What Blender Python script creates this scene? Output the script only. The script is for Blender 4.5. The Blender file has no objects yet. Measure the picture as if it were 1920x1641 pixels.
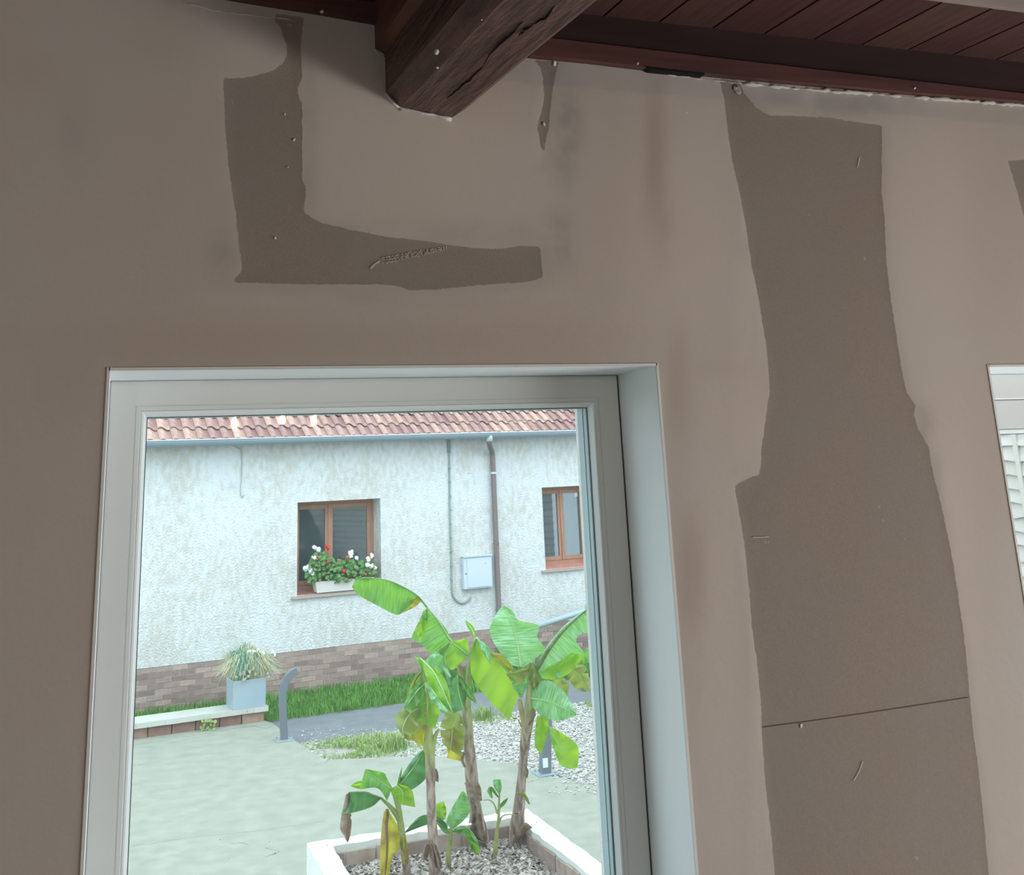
import bpy, math, random
import numpy as np
from mathutils import Vector, Matrix

random.seed(7)
rng = np.random.default_rng(7)
scene = bpy.context.scene
COL = scene.collection

# ------------------------------------------------------------------ camera
F_PX, PPX, PPY = 2002.6, 960.0, 361.0            # focal length and principal point in 1920x1641 pixels
CAM = np.array([0.0, -2.0, 3.0])
_p, _r, _a = math.radians(14.99), math.radians(-2.626), math.radians(20.157)
FW = np.array([math.sin(_a) * math.cos(_p), math.cos(_a) * math.cos(_p), math.sin(_p)])
_rt = np.array([math.cos(_a), -math.sin(_a), 0.0])
_up = np.cross(_rt, FW)
RT = math.cos(_r) * _rt + math.sin(_r) * _up
UP = -math.sin(_r) * _rt + math.cos(_r) * _up
cd = bpy.data.cameras.new('camera')
cd.sensor_fit = 'HORIZONTAL'
cd.sensor_width = 36.0
cd.lens = F_PX * 36.0 / 1920.0
cd.shift_y = -(820.5 - PPY) / 1920.0
cd.clip_start, cd.clip_end = 0.05, 200
cam = bpy.data.objects.new('camera', cd)
COL.objects.link(cam)
cam.matrix_world = Matrix(((RT[0], UP[0], -FW[0], CAM[0]), (RT[1], UP[1], -FW[1], CAM[1]),
                           (RT[2], UP[2], -FW[2], CAM[2]), (0, 0, 0, 1)))
scene.camera = cam

# ------------------------------------------------------------------ light and exposure
scene.view_settings.view_transform = 'Standard'
scene.view_settings.look = 'None'
scene.view_settings.gamma = 1.0
scene.view_settings.use_curve_mapping = False
scene.view_settings.exposure = 0.0
scene.cycles.use_denoising = True
scene.cycles.max_bounces = 6
scene.cycles.diffuse_bounces = 3
scene.cycles.glossy_bounces = 3
scene.cycles.transmission_bounces = 4
scene.cycles.use_adaptive_sampling = True
scene.cycles.adaptive_threshold = 0.03
scene.cycles.transparent_max_bounces = 16

w = bpy.data.worlds.new('overcast_sky')
scene.world = w
w.use_nodes = True
bgn = w.node_tree.nodes['Background']
bgn.inputs['Color'].default_value = (0.79, 0.925, 1.0, 1)
bgn.inputs['Strength'].default_value = 2.6


def area_light(name, loc, rot, sx, sy, power, color):
    l = bpy.data.lights.new(name, 'AREA')
    l.shape = 'RECTANGLE'
    l.size, l.size_y = sx, sy
    l.energy = power
    l.color = color
    o = bpy.data.objects.new(name, l)
    o.location = loc
    o.rotation_euler = rot
    COL.objects.link(o)
    return o


sl = bpy.data.lights.new('soft_sun', 'SUN')
sl.energy = 0.8
sl.angle = math.radians(50)
sl.color = (1.0, 0.97, 0.92)
so = bpy.data.objects.new('soft_sun', sl)
so.rotation_euler = (math.radians(38), math.radians(12), 0)
COL.objects.link(so)

# area lamps added as daylight at unseen openings in the right and back walls
area_light('daylight_lamp_right', (4.13, -2.2, 1.88), (0, math.radians(90), 0), 0.9, 3.3, 112, (0.95, 0.98, 1.0))
area_light('daylight_lamp_back', (-1.4, -4.93, 2.6), (math.radians(90), 0, 0), 0.7, 2.1, 5, (0.95, 0.98, 1.0))

# ------------------------------------------------------------------ projection helpers
def ray(x, y):
    return FW + RT * (x - PPX) / F_PX - UP * (y - PPY) / F_PX


def hit(x, y, n, p0):
    d = ray(x, y)
    n = np.array(n, float)
    return CAM + d * (((np.array(p0) - CAM) @ n) / (d @ n))


def onwall(x, y, Y=0.0):
    return hit(x, y, (0, 1, 0), (0, Y, 0))


def onground(x, y, z=0.0):
    return hit(x, y, (0, 0, 1), (0, 0, z))


HA = math.radians(6.9)                            # the house opposite stands at a slight angle
EX = np.array([math.cos(HA), math.sin(HA), 0.0])
EY = np.array([-math.sin(HA), math.cos(HA), 0.0])
E0 = onground(500, 1308)


def house(u, v, z):
    return E0 + EX * u + EY * v + np.array([0, 0, z])


def onhouse(x, y, v=0.0):
    p = hit(x, y, EY, E0 + EY * v) - E0
    return p @ EX, p[2]


# ------------------------------------------------------------------ materials
MATS = {}


def mat(name, c1, c2=None, rough=0.7, scale=6.0, detail=4, bump=0.0, bscale=40.0, metal=0.0, spec=0.3,
        rand=0.0, stretch=(1, 1, 1), lo=0.35, hi=0.65, bdist=0.01):
    if name in MATS:
        return MATS[name]
    m = bpy.data.materials.new(name)
    m.use_nodes = True
    nt = m.node_tree
    b = nt.nodes['Principled BSDF']
    b.inputs['Roughness'].default_value = rough
    b.inputs['Metallic'].default_value = metal
    b.inputs['Specular IOR Level'].default_value = spec
    tc = nt.nodes.new('ShaderNodeTexCoord')
    mp = nt.nodes.new('ShaderNodeMapping')
    mp.inputs['Scale'].default_value = stretch
    nt.links.new(tc.outputs['Object'], mp.inputs['Vector'])
    src = None
    if c2 is None:
        b.inputs['Base Color'].default_value = (*c1, 1)
    else:
        n = nt.nodes.new('ShaderNodeTexNoise')
        n.inputs['Scale'].default_value = scale
        n.inputs['Detail'].default_value = detail
        nt.links.new(mp.outputs['Vector'], n.inputs['Vector'])
        r = nt.nodes.new('ShaderNodeValToRGB')
        r.color_ramp.elements[0].color = (*c1, 1)
        r.color_ramp.elements[1].color = (*c2, 1)
        r.color_ramp.elements[0].position = lo
        r.color_ramp.elements[1].position = hi
        nt.links.new(n.outputs['Fac'], r.inputs['Fac'])
        src = r.outputs['Color']
    if rand > 0:
        oi = nt.nodes.new('ShaderNodeObjectInfo')
        hs = nt.nodes.new('ShaderNodeHueSaturation')
        mr = nt.nodes.new('ShaderNodeMapRange')
        mr.inputs['To Min'].default_value = 1 - rand
        mr.inputs['To Max'].default_value = 1 + rand
        nt.links.new(oi.outputs['Random'], mr.inputs['Value'])
        nt.links.new(mr.outputs['Result'], hs.inputs['Value'])
        m2 = nt.nodes.new('ShaderNodeMath')
        m2.operation = 'MULTIPLY_ADD'
        m2.inputs[1].default_value = 0.03
        m2.inputs[2].default_value = 0.485
        nt.links.new(oi.outputs['Random'], m2.inputs[0])
        nt.links.new(m2.outputs[0], hs.inputs['Hue'])
        if src:
            nt.links.new(src, hs.inputs['Color'])
        else:
            hs.inputs['Color'].default_value = (*c1, 1)
        src = hs.outputs['Color']
    if src:
        nt.links.new(src, b.inputs['Base Color'])
    if bump > 0:
        n2 = nt.nodes.new('ShaderNodeTexNoise')
        n2.inputs['Scale'].default_value = bscale
        n2.inputs['Detail'].default_value = 5
        nt.links.new(mp.outputs['Vector'], n2.inputs['Vector'])
        bp = nt.nodes.new('ShaderNodeBump')
        bp.inputs['Strength'].default_value = bump
        bp.inputs['Distance'].default_value = bdist
        nt.links.new(n2.outputs['Fac'], bp.inputs['Height'])
        nt.links.new(bp.outputs['Normal'], b.inputs['Normal'])
    MATS[name] = m
    return m


def leaf_mat(name, c1, c2, trans, tcol, edge=None, rough=0.42):
    """banana leaf: fine parallel veins across the blade, light passing through"""
    m = bpy.data.materials.new(name)
    m.use_nodes = True
    nt = m.node_tree
    nt.nodes.clear()
    out = nt.nodes.new('ShaderNodeOutputMaterial')
    uv = nt.nodes.new('ShaderNodeUVMap')
    mp = nt.nodes.new('ShaderNodeMapping')
    mp.inputs['Scale'].default_value = (1.4, 46, 1)
    nt.links.new(uv.outputs['UV'], mp.inputs['Vector'])
    n = nt.nodes.new('ShaderNodeTexNoise')
    n.inputs['Scale'].default_value = 1.0
    n.inputs['Detail'].default_value = 3
    nt.links.new(mp.outputs['Vector'], n.inputs['Vector'])
    r = nt.nodes.new('ShaderNodeValToRGB')
    r.color_ramp.elements[0].color = (*c1, 1)
    r.color_ramp.elements[1].color = (*c2, 1)
    r.color_ramp.elements[0].position = 0.36
    r.color_ramp.elements[1].position = 0.62
    nt.links.new(n.outputs['Fac'], r.inputs['Fac'])
    colr = r.outputs['Color']
    if edge:
        tc = nt.nodes.new('ShaderNodeTexCoord')
        n3 = nt.nodes.new('ShaderNodeTexNoise')
        n3.inputs['Scale'].default_value = 9
        n3.inputs['Detail'].default_value = 3
        nt.links.new(tc.outputs['Object'], n3.inputs['Vector'])
        r3 = nt.nodes.new('ShaderNodeValToRGB')
        r3.color_ramp.elements[0].position = 0.5
        r3.color_ramp.elements[1].position = 0.66
        nt.links.new(n3.outputs['Fac'], r3.inputs['Fac'])
        mx = nt.nodes.new('ShaderNodeMixRGB')
        mx.inputs['Color2'].default_value = (*edge, 1)
        nt.links.new(r3.outputs['Color'], mx.inputs['Fac'])
        nt.links.new(colr, mx.inputs['Color1'])
        colr = mx.outputs['Color']
    p = nt.nodes.new('ShaderNodeBsdfPrincipled')
    p.inputs['Roughness'].default_value = rough
    p.inputs['Specular IOR Level'].default_value = 0.4
    nt.links.new(colr, p.inputs['Base Color'])
    bp = nt.nodes.new('ShaderNodeBump')
    bp.inputs['Strength'].default_value = 0.35
    bp.inputs['Distance'].default_value = 0.01
    nt.links.new(n.outputs['Fac'], bp.inputs['Height'])
    nt.links.new(bp.outputs['Normal'], p.inputs['Normal'])
    t = nt.nodes.new('ShaderNodeBsdfTranslucent')
    t.inputs['Color'].default_value = (*tcol, 1)
    mix = nt.nodes.new('ShaderNodeMixShader')
    mix.inputs['Fac'].default_value = trans
    nt.links.new(p.outputs[0], mix.inputs[1])
    nt.links.new(t.outputs[0], mix.inputs[2])
    nt.links.new(mix.outputs[0], out.inputs['Surface'])
    return m


def glass_mat(name, tint=(0.97, 0.99, 0.99), haze=0.0):
    m = bpy.data.materials.new(name)
    m.use_nodes = True
    nt = m.node_tree
    nt.nodes.clear()
    out = nt.nodes.new('ShaderNodeOutputMaterial')
    tr = nt.nodes.new('ShaderNodeBsdfTransparent')
    tr.inputs['Color'].default_value = (*tint, 1)
    gl = nt.nodes.new('ShaderNodeBsdfGlossy')
    gl.inputs['Roughness'].default_value = 0.02
    fr = nt.nodes.new('ShaderNodeFresnel')
    # same reflectance on entering and leaving faces
    gm = nt.nodes.new('ShaderNodeNewGeometry')
    mr = nt.nodes.new('ShaderNodeMapRange')
    mr.inputs['To Min'].default_value = 1.45
    mr.inputs['To Max'].default_value = 1 / 1.45
    nt.links.new(gm.outputs['Backfacing'], mr.inputs['Value'])
    nt.links.new(mr.outputs['Result'], fr.inputs['IOR'])
    mix = nt.nodes.new('ShaderNodeMixShader')
    nt.links.new(fr.outputs[0], mix.inputs['Fac'])
    if haze > 0:  # added translucent film that veils the outdoor view with haze
        du = nt.nodes.new('ShaderNodeBsdfTranslucent')
        du.inputs['Color'].default_value = (0.9, 0.95, 0.95, 1)
        dm = nt.nodes.new('ShaderNodeMixShader')
        dm.inputs['Fac'].default_value = haze
        nt.links.new(tr.outputs[0], dm.inputs[1])
        nt.links.new(du.outputs[0], dm.inputs[2])
        tr = dm
    nt.links.new(tr.outputs[0], mix.inputs[1])
    nt.links.new(gl.outputs[0], mix.inputs[2])
    nt.links.new(mix.outputs[0], out.inputs['Surface'])
    return m


def emit_mat(name, col, s):
    m = bpy.data.materials.new(name)
    m.use_nodes = True
    nt = m.node_tree
    nt.nodes.clear()
    out = nt.nodes.new('ShaderNodeOutputMaterial')
    e = nt.nodes.new('ShaderNodeEmission')
    e.inputs['Color'].default_value = (*col, 1)
    e.inputs['Strength'].default_value = s
    nt.links.new(e.outputs[0], out.inputs['Surface'])
    return m


M_PVC = mat('white_pvc', (0.70, 0.72, 0.70), (0.66, 0.67, 0.65), rough=0.35, scale=2, spec=0.4)
M_REVEAL = mat('white_reveal_paint', (0.88, 0.91, 0.91), rough=0.6)
M_GASKET = mat('glazing_gasket', (0.05, 0.09, 0.10), rough=0.5)
M_SPACER = mat('glazing_spacer', (0.36, 0.46, 0.47), rough=0.4)
M_GLASS = glass_mat('window_glass', haze=0.014)
M_BULBGLASS = glass_mat('bulb_glass', tint=(1, 1, 1))
M_WOODTRIM = mat('mahogany_stained_trim', (0.085, 0.035, 0.030), (0.13, 0.055, 0.045), rough=0.45, scale=3, stretch=(1, 14, 14), spec=0.35)
M_DARKBOARD = mat('dark_brown_board', (0.030, 0.014, 0.012), (0.045, 0.02, 0.018), rough=0.6, scale=3, stretch=(1, 10, 10))
M_PLANK = mat('dark_stained_plank', (0.065, 0.028, 0.024), (0.105, 0.045, 0.038), rough=0.55, scale=4, stretch=(14, 1, 14), rand=0.14)
M_BEAM = mat('old_stained_beam', (0.060, 0.028, 0.024), (0.165, 0.078, 0.062), rough=0.42, scale=4.5, detail=6, stretch=(9, 0.9, 9), bump=0.5, bscale=9, spec=0.45, bdist=0.02)
M_SPECK = mat('plaster_white', (0.72, 0.70, 0.66), rough=0.9)
M_ROOM = mat('room_plaster', (0.34, 0.30, 0.26), rough=0.9)
M_FLOOR = mat('room_floor_boards', (0.20, 0.17, 0.145), (0.26, 0.22, 0.19), rough=0.6, scale=3)
M_RENDER_OUT = mat('outer_render', (0.680, 0.671, 0.646), (0.612, 0.603, 0.570), rough=0.95, scale=5, bump=0.6, bscale=60)
M_MORTAR = mat('mortar', (0.44, 0.42, 0.39), rough=0.95)
M_BRICK = mat('brick', (0.316, 0.233, 0.209), (0.391, 0.298, 0.270), rough=0.9, scale=30, rand=0.3)
M_TILE = mat('clay_roof_tile', (0.387, 0.221, 0.189), (0.459, 0.333, 0.306), rough=0.85, scale=9, rand=0.25)
M_ZINC = mat('zinc_gutter', (0.24, 0.31, 0.36), rough=0.4, metal=0.1, spec=0.5)
M_DOWNPIPE = mat('brown_downpipe', (0.20, 0.165, 0.16), rough=0.5)
M_CONDUIT = mat('grey_green_conduit', (0.27, 0.36, 0.36), rough=0.6)
M_FRAMEWOOD = mat('window_frame_wood', (0.36, 0.185, 0.125), (0.43, 0.24, 0.165), rough=0.55, scale=5, stretch=(10, 10, 1))
M_SILLTILE = mat('red_tile_sill', (0.46, 0.20, 0.16), (0.54, 0.26, 0.21), rough=0.7, scale=8)
M_SILLEDGE = mat('sill_edge_stone', (0.42, 0.36, 0.33), rough=0.8)
M_METER = mat('meter_box_plastic', (0.581, 0.669, 0.774), rough=0.45)
M_BOXWHITE = mat('flower_box_white', (0.702, 0.702, 0.666), rough=0.5)
M_CONCRETE = mat('patio_concrete', (0.275, 0.292, 0.240), (0.345, 0.362, 0.310), rough=0.95, scale=5, detail=8, bump=0.2, bscale=50, lo=0.3, hi=0.7)
M_CAP = mat('concrete_cap', (0.554, 0.571, 0.529), (0.487, 0.504, 0.454), rough=0.95, scale=4, bump=0.3)
M_ASPHALT = mat('asphalt', (0.167, 0.189, 0.207), (0.207, 0.229, 0.246), rough=0.95, scale=5, detail=8, bump=0.3, bscale=120)
M_SOIL = mat('soil_and_grit', (0.26, 0.26, 0.21), (0.40, 0.40, 0.35), rough=1, scale=12, detail=8)
M_GRAVELBASE = mat('gravel_bed', (0.357, 0.357, 0.323), (0.468, 0.468, 0.433), rough=1, scale=14, detail=8)
M_CHIP = mat('pale_stone_chip', (0.370, 0.370, 0.342), (0.684, 0.684, 0.656), rough=0.95, scale=16, detail=2)
M_GRASS = mat('grass_blade', (0.068, 0.216, 0.032), (0.153, 0.360, 0.063), rough=0.7, scale=7)
M_GRASSBASE = mat('grass_ground', (0.07, 0.15, 0.04), (0.12, 0.24, 0.06), rough=1, scale=9)
M_ZINCBOX = mat('zinc_planter_metal', (0.396, 0.495, 0.558), (0.342, 0.441, 0.513), rough=0.4, scale=3, metal=0.1, spec=0.5)
M_BOLLARD = mat('grey_bollard_paint', (0.14, 0.17, 0.20), rough=0.4, spec=0.5)
M_PLATE = mat('galvanised_plate', (0.33, 0.42, 0.46), rough=0.4, metal=0.3)
M_STICKER = mat('white_sticker', (0.70, 0.76, 0.80), rough=0.5)
M_PLANTERWHITE = mat('planter_white_paint', (0.722, 0.739, 0.706), (0.655, 0.672, 0.638), rough=0.9, scale=7, bump=0.4, bscale=30)
M_MULCHBASE = mat('mulch_ground', (0.12, 0.10, 0.085), rough=1)
M_MULCH = mat('wood_chip', (0.20, 0.17, 0.15), (0.56, 0.51, 0.47), rough=0.95, scale=22, detail=2)
M_RAIL = mat('pale_blue_grey_pipe', (0.396, 0.504, 0.567), rough=0.4, spec=0.5)
M_FENCE = mat('bleached_lap_board', (0.52, 0.48, 0.44), (0.60, 0.56, 0.51), rough=0.9, scale=2, stretch=(6, 0.8, 6), rand=0.10)
M_FENCEPOST = mat('bleached_post', (0.60, 0.555, 0.505), rough=0.9)
M_DARKGLASS = None

L_GREEN = leaf_mat('leaf_green', (0.05, 0.20, 0.045), (0.20, 0.44, 0.15), 0.42, (0.28, 0.60, 0.06))
L_PALE = leaf_mat('leaf_pale_green', (0.11, 0.34, 0.13), (0.40, 0.66, 0.42), 0.38, (0.28, 0.62, 0.12))
L_LIME = leaf_mat('leaf_lime', (0.15, 0.36, 0.03), (0.28, 0.50, 0.08), 0.55, (0.44, 0.70, 0.04))
L_DARK = leaf_mat('leaf_dark_green', (0.06, 0.18, 0.07), (0.11, 0.28, 0.12), 0.35, (0.16, 0.42, 0.08))
L_YELLOW = leaf_mat('leaf_yellow', (0.46, 0.42, 0.05), (0.62, 0.58, 0.10), 0.5, (0.66, 0.62, 0.06), edge=(0.28, 0.16, 0.06))
L_OLIVE = leaf_mat('leaf_olive', (0.20, 0.29, 0.06), (0.32, 0.40, 0.12), 0.45, (0.38, 0.46, 0.08), edge=(0.30, 0.20, 0.08))
L_DRY = leaf_mat('leaf_dry', (0.22, 0.15, 0.11), (0.36, 0.27, 0.21), 0.3, (0.30, 0.20, 0.12))
M_RIB = mat('leaf_midrib', (0.34, 0.52, 0.25), rough=0.5)
M_RIBDARK = mat('leaf_midrib_dark', (0.12, 0.14, 0.075), (0.26, 0.28, 0.16), rough=0.6, scale=30)
M_PETIOLE = mat('petiole', (0.26, 0.34, 0.10), (0.36, 0.42, 0.16), rough=0.55, scale=12)


def stem_mat(name, z0, z1):
    """pseudostem: papery brown sheaths below, green above"""
    m = bpy.data.materials.new(name)
    m.use_nodes = True
    nt = m.node_tree
    b = nt.nodes['Principled BSDF']
    b.inputs['Roughness'].default_value = 0.8
    tc = nt.nodes.new('ShaderNodeNewGeometry')
    n = nt.nodes.new('ShaderNodeTexNoise')
    n.inputs['Scale'].default_value = 9
    n.inputs['Detail'].default_value = 5
    mp = nt.nodes.new('ShaderNodeMapping')
    mp.inputs['Scale'].default_value = (4, 4, 0.8)
    nt.links.new(tc.outputs['Position'], mp.inputs['Vector'])
    nt.links.new(mp.outputs['Vector'], n.inputs['Vector'])
    sx = nt.nodes.new('ShaderNodeSeparateXYZ')
    nt.links.new(tc.outputs['Position'], sx.inputs[0])
    mr = nt.nodes.new('ShaderNodeMapRange')
    mr.inputs['From Min'].default_value = z0
    mr.inputs['From Max'].default_value = z1
    nt.links.new(sx.outputs['Z'], mr.inputs['Value'])
    r = nt.nodes.new('ShaderNodeValToRGB')
    r.color_ramp.elements[0].color = (0.16, 0.105, 0.085, 1)
    r.color_ramp.elements[0].position = 0.36
    r.color_ramp.elements[1].color = (0.46, 0.36, 0.30, 1)
    r.color_ramp.elements[1].position = 0.62
    nt.links.new(n.outputs['Fac'], r.inputs['Fac'])
    r2 = nt.nodes.new('ShaderNodeValToRGB')
    r2.color_ramp.elements[0].color = (0.25, 0.30, 0.08, 1)
    r2.color_ramp.elements[0].position = 0.36
    r2.color_ramp.elements[1].color = (0.38, 0.42, 0.16, 1)
    r2.color_ramp.elements[1].position = 0.62
    nt.links.new(n.outputs['Fac'], r2.inputs['Fac'])
    mx = nt.nodes.new('ShaderNodeMixRGB')
    nt.links.new(mr.outputs['Result'], mx.inputs['Fac'])
    nt.links.new(r.outputs['Color'], mx.inputs['Color1'])
    nt.links.new(r2.outputs['Color'], mx.inputs['Color2'])
    nt.links.new(mx.outputs['Color'], b.inputs['Base Color'])
    bp = nt.nodes.new('ShaderNodeBump')
    bp.inputs['Strength'].default_value = 0.6
    bp.inputs['Distance'].default_value = 0.02
    nt.links.new(n.outputs['Fac'], bp.inputs['Height'])
    nt.links.new(bp.outputs['Normal'], b.inputs['Normal'])
    return m


def rough_render_mat():
    """whitewashed roughcast of the house opposite: blotchy limewash over cream"""
    m = bpy.data.materials.new('whitewashed_roughcast')
    m.use_nodes = True
    nt = m.node_tree
    b = nt.nodes['Principled BSDF']
    b.inputs['Roughness'].default_value = 0.95
    b.inputs['Specular IOR Level'].default_value = 0.15
    tc = nt.nodes.new('ShaderNodeTexCoord')

    def noise(scale, detail, stretch):
        mp = nt.nodes.new('ShaderNodeMapping')
        mp.inputs['Scale'].default_value = stretch
        nt.links.new(tc.outputs['Object'], mp.inputs['Vector'])
        n = nt.nodes.new('ShaderNodeTexNoise')
        n.inputs['Scale'].default_value = scale
        n.inputs['Detail'].default_value = detail
        nt.links.new(mp.outputs['Vector'], n.inputs['Vector'])
        return n
    big = noise(1.3, 3, (1, 1, 0.7))
    fine = noise(14, 4, (1, 1, 0.5))
    add = nt.nodes.new('ShaderNodeMath')
    add.operation = 'MULTIPLY_ADD'
    add.inputs[1].default_value = 0.6
    nt.links.new(fine.outputs['Fac'], add.inputs[0])
    m2 = nt.nodes.new('ShaderNodeMath')
    m2.operation = 'MULTIPLY'
    m2.inputs[1].default_value = 0.55
    nt.links.new(big.outputs['Fac'], m2.inputs[0])
    nt.links.new(m2.outputs[0], add.inputs[2])
    r = nt.nodes.new('ShaderNodeValToRGB')
    r.color_ramp.elements[0].position = 0.46
    r.color_ramp.elements[0].color = (0.585, 0.58, 0.55, 1)
    r.color_ramp.elements[1].position = 0.64
    r.color_ramp.elements[1].color = (0.69, 0.725, 0.745, 1)
    nt.links.new(add.outputs[0], r.inputs['Fac'])
    nt.links.new(r.outputs['Color'], b.inputs['Base Color'])
    bn = noise(34, 3, (1, 1, 1))
    bp = nt.nodes.new('ShaderNodeBump')
    bp.inputs['Strength'].default_value = 0.8
    bp.inputs['Distance'].default_value = 0.025
    nt.links.new(bn.outputs['Fac'], bp.inputs['Height'])
    nt.links.new(bp.outputs['Normal'], b.inputs['Normal'])
    return m


def dark_pane_mat():
    m = bpy.data.materials.new('dark_reflecting_pane')
    m.use_nodes = True
    nt = m.node_tree
    nt.nodes.clear()
    out = nt.nodes.new('ShaderNodeOutputMaterial')
    d = nt.nodes.new('ShaderNodeBsdfDiffuse')
    d.inputs['Color'].default_value = (0.05, 0.075, 0.085, 1)
    g = nt.nodes.new('ShaderNodeBsdfGlossy')
    g.inputs['Roughness'].default_value = 0.03
    g.inputs['Color'].default_value = (0.85, 0.92, 0.95, 1)
    mx = nt.nodes.new('ShaderNodeMixShader')
    mx.inputs['Fac'].default_value = 0.17
    nt.links.new(d.outputs[0], mx.inputs[1])
    nt.links.new(g.outputs[0], mx.inputs[2])
    nt.links.new(mx.outputs[0], out.inputs['Surface'])
    return m


# ------------------------------------------------------------------ mesh helpers
WORLD_INV = {}


class MB:
    def __init__(self):
        self.v, self.f, self.uv = [], [], None

    def quad(self, a, b, c, d):
        n = len(self.v)
        self.v += [tuple(a), tuple(b), tuple(c), tuple(d)]
        self.f.append((n, n + 1, n + 2, n + 3))
        return self

    def poly(self, pts):
        n = len(self.v)
        self.v += [tuple(p) for p in pts]
        self.f.append(tuple(range(n, n + len(pts))))
        return self

    def box(self, x0, x1, y0, y1, z0, z1, T=None):
        P = [(x0, y0, z0), (x1, y0, z0), (x1, y1, z0), (x0, y1, z0), (x0, y0, z1), (x1, y0, z1), (x1, y1, z1), (x0, y1, z1)]
        if T:
            P = [tuple(T(*p)) for p in P]
        n = len(self.v)
        self.v += P
        self.f += [tuple(n + i for i in q) for q in ((0, 3, 2, 1), (4, 5, 6, 7), (0, 1, 5, 4), (1, 2, 6, 5), (2, 3, 7, 6), (3, 0, 4, 7))]
        return self

    def hexa(self, lo, hi):
        """lo, hi: four corner points each"""
        n = len(self.v)
        self.v += [tuple(p) for p in lo] + [tuple(p) for p in hi]
        self.f += [tuple(n + i for i in q) for q in ((0, 3, 2, 1), (4, 5, 6, 7), (0, 1, 5, 4), (1, 2, 6, 5), (2, 3, 7, 6), (3, 0, 4, 7))]
        return self

    def prism(self, pts, dvec):
        """polygon extruded by a vector"""
        n = len(self.v)
        k = len(pts)
        d = np.array(dvec)
        self.v += [tuple(p) for p in pts] + [tuple(np.array(p) + d) for p in pts]
        self.f.append(tuple(range(n, n + k)))
        self.f.append(tuple(range(n + 2 * k - 1, n + k - 1, -1)))
        for i in range(k):
            j = (i + 1) % k
            self.f.append((n + i, n + k + i, n + k + j, n + j))
        return self

    def tube(self, path, rad, n=8, square=False, cap=True, up=(0, 0, 1)):
        path = [np.array(p, float) for p in path]
        m = len(path)
        if np.isscalar(rad):
            rad = [rad] * m
        base = len(self.v)
        prev = None
        for i, p in enumerate(path):
            t = path[min(i + 1, m - 1)] - path[max(i - 1, 0)]
            t = t / (np.linalg.norm(t) + 1e-9)
            if prev is None:
                a = np.array([1.0, 0, 0]) if abs(t[0]) < 0.8 else np.array([0, 1.0, 0])
                s = np.cross(t, a)
            else:
                s = prev - t * (prev @ t)
            s = s / np.linalg.norm(s)
            prev = s
            q = np.cross(t, s)
            for k in range(n):
                an = 2 * math.pi * (k + (0.5 if square else 0)) / n
                rr = rad[i] * (math.sqrt(2) if square and n == 4 else 1)
                self.v.append(tuple(p + rr * (math.cos(an) * s + math.sin(an) * q)))
        for i in range(m - 1):
            for k in range(n):
                a, b = base + i * n + k, base + i * n + (k + 1) % n
                self.f.append((a, b, b + n, a + n))
        if cap:
            self.f.append(tuple(base + k for k in range(n - 1, -1, -1)))
            self.f.append(tuple(base + (m - 1) * n + k for k in range(n)))
        return self

    def blob(self, c, r, seg=8, ring=5, jitter=0.0, squash=(1, 1, 1)):
        base = len(self.v)
        c = np.array(c)
        self.v.append(tuple(c + np.array([0, 0, r * squash[2]])))
        for i in range(1, ring):
            th = math.pi * i / ring
            for k in range(seg):
                ph = 2 * math.pi * k / seg
                j = 1 + random.uniform(-jitter, jitter)
                self.v.append(tuple(c + r * j * np.array([math.sin(th) * math.cos(ph) * squash[0], math.sin(th) * math.sin(ph) * squash[1], math.cos(th) * squash[2]])))
        self.v.append(tuple(c - np.array([0, 0, r * squash[2]])))
        last = len(self.v) - 1
        for k in range(seg):
            self.f.append((base, base + 1 + k, base + 1 + (k + 1) % seg))
            self.f.append((last, base + 1 + (ring - 2) * seg + (k + 1) % seg, base + 1 + (ring - 2) * seg + k))
        for i in range(ring - 2):
            for k in range(seg):
                a = base + 1 + i * seg + k
                b = base + 1 + i * seg + (k + 1) % seg
                self.f.append((a, a + seg, b + seg, b))
        return self

    def mesh(self, name, inv=None):
        me = bpy.data.meshes.new(name)
        V = np.array(self.v, float)
        if inv is not None:
            V = V @ inv[:3, :3].T + inv[:3, 3]
        me.from_pydata(V.tolist(), [], self.f)
        if self.uv is not None:
            uvl = me.uv_layers.new(name='UVMap')
            for lp in me.loops:
                uvl.data[lp.index].uv = self.uv[lp.vertex_index]
        me.update()
        return me

    def build(self, name, m, parent=None, smooth=False, bevel=0.0):
        inv = WORLD_INV.get(parent.name) if parent else None
        me = self.mesh(name, inv)
        if smooth:
            for p in me.polygons:
                p.use_smooth = True
        me.materials.append(m)
        o = bpy.data.objects.new(name, me)
        COL.objects.link(o)
        if parent:
            o.parent = parent
            if inv is not None:
                WORLD_INV[o.name] = inv
        if bevel:
            bm = o.modifiers.new('bevel', 'BEVEL')
            bm.width = bevel
            bm.segments = 2
            bm.limit_method = 'ANGLE'
        return o


def root(name, loc, rz=0.0, label=None, cat=None, group=None, kind=None):
    o = bpy.data.objects.new(name, None)
    o.empty_display_size = 0.1
    COL.objects.link(o)
    o.location = tuple(loc)
    o.rotation_euler = (0, 0, rz)
    M = np.array(Matrix.Translation(Vector(tuple(loc))) @ Matrix.Rotation(rz, 4, 'Z'))
    WORLD_INV[o.name] = np.linalg.inv(M)
    tag(o, label, cat, group, kind)
    return o


def tag(o, label=None, cat=None, group=None, kind=None):
    if label:
        o['label'] = label
    if cat:
        o['category'] = cat
    if group:
        o['group'] = group
    if kind:
        o['kind'] = kind
    return o


def instance(name, me, parent, loc, rot=(0, 0, 0)):
    o = bpy.data.objects.new(name, me)
    COL.objects.link(o)
    o.parent = parent
    o.location = loc
    o.rotation_euler = rot
    return o


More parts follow.
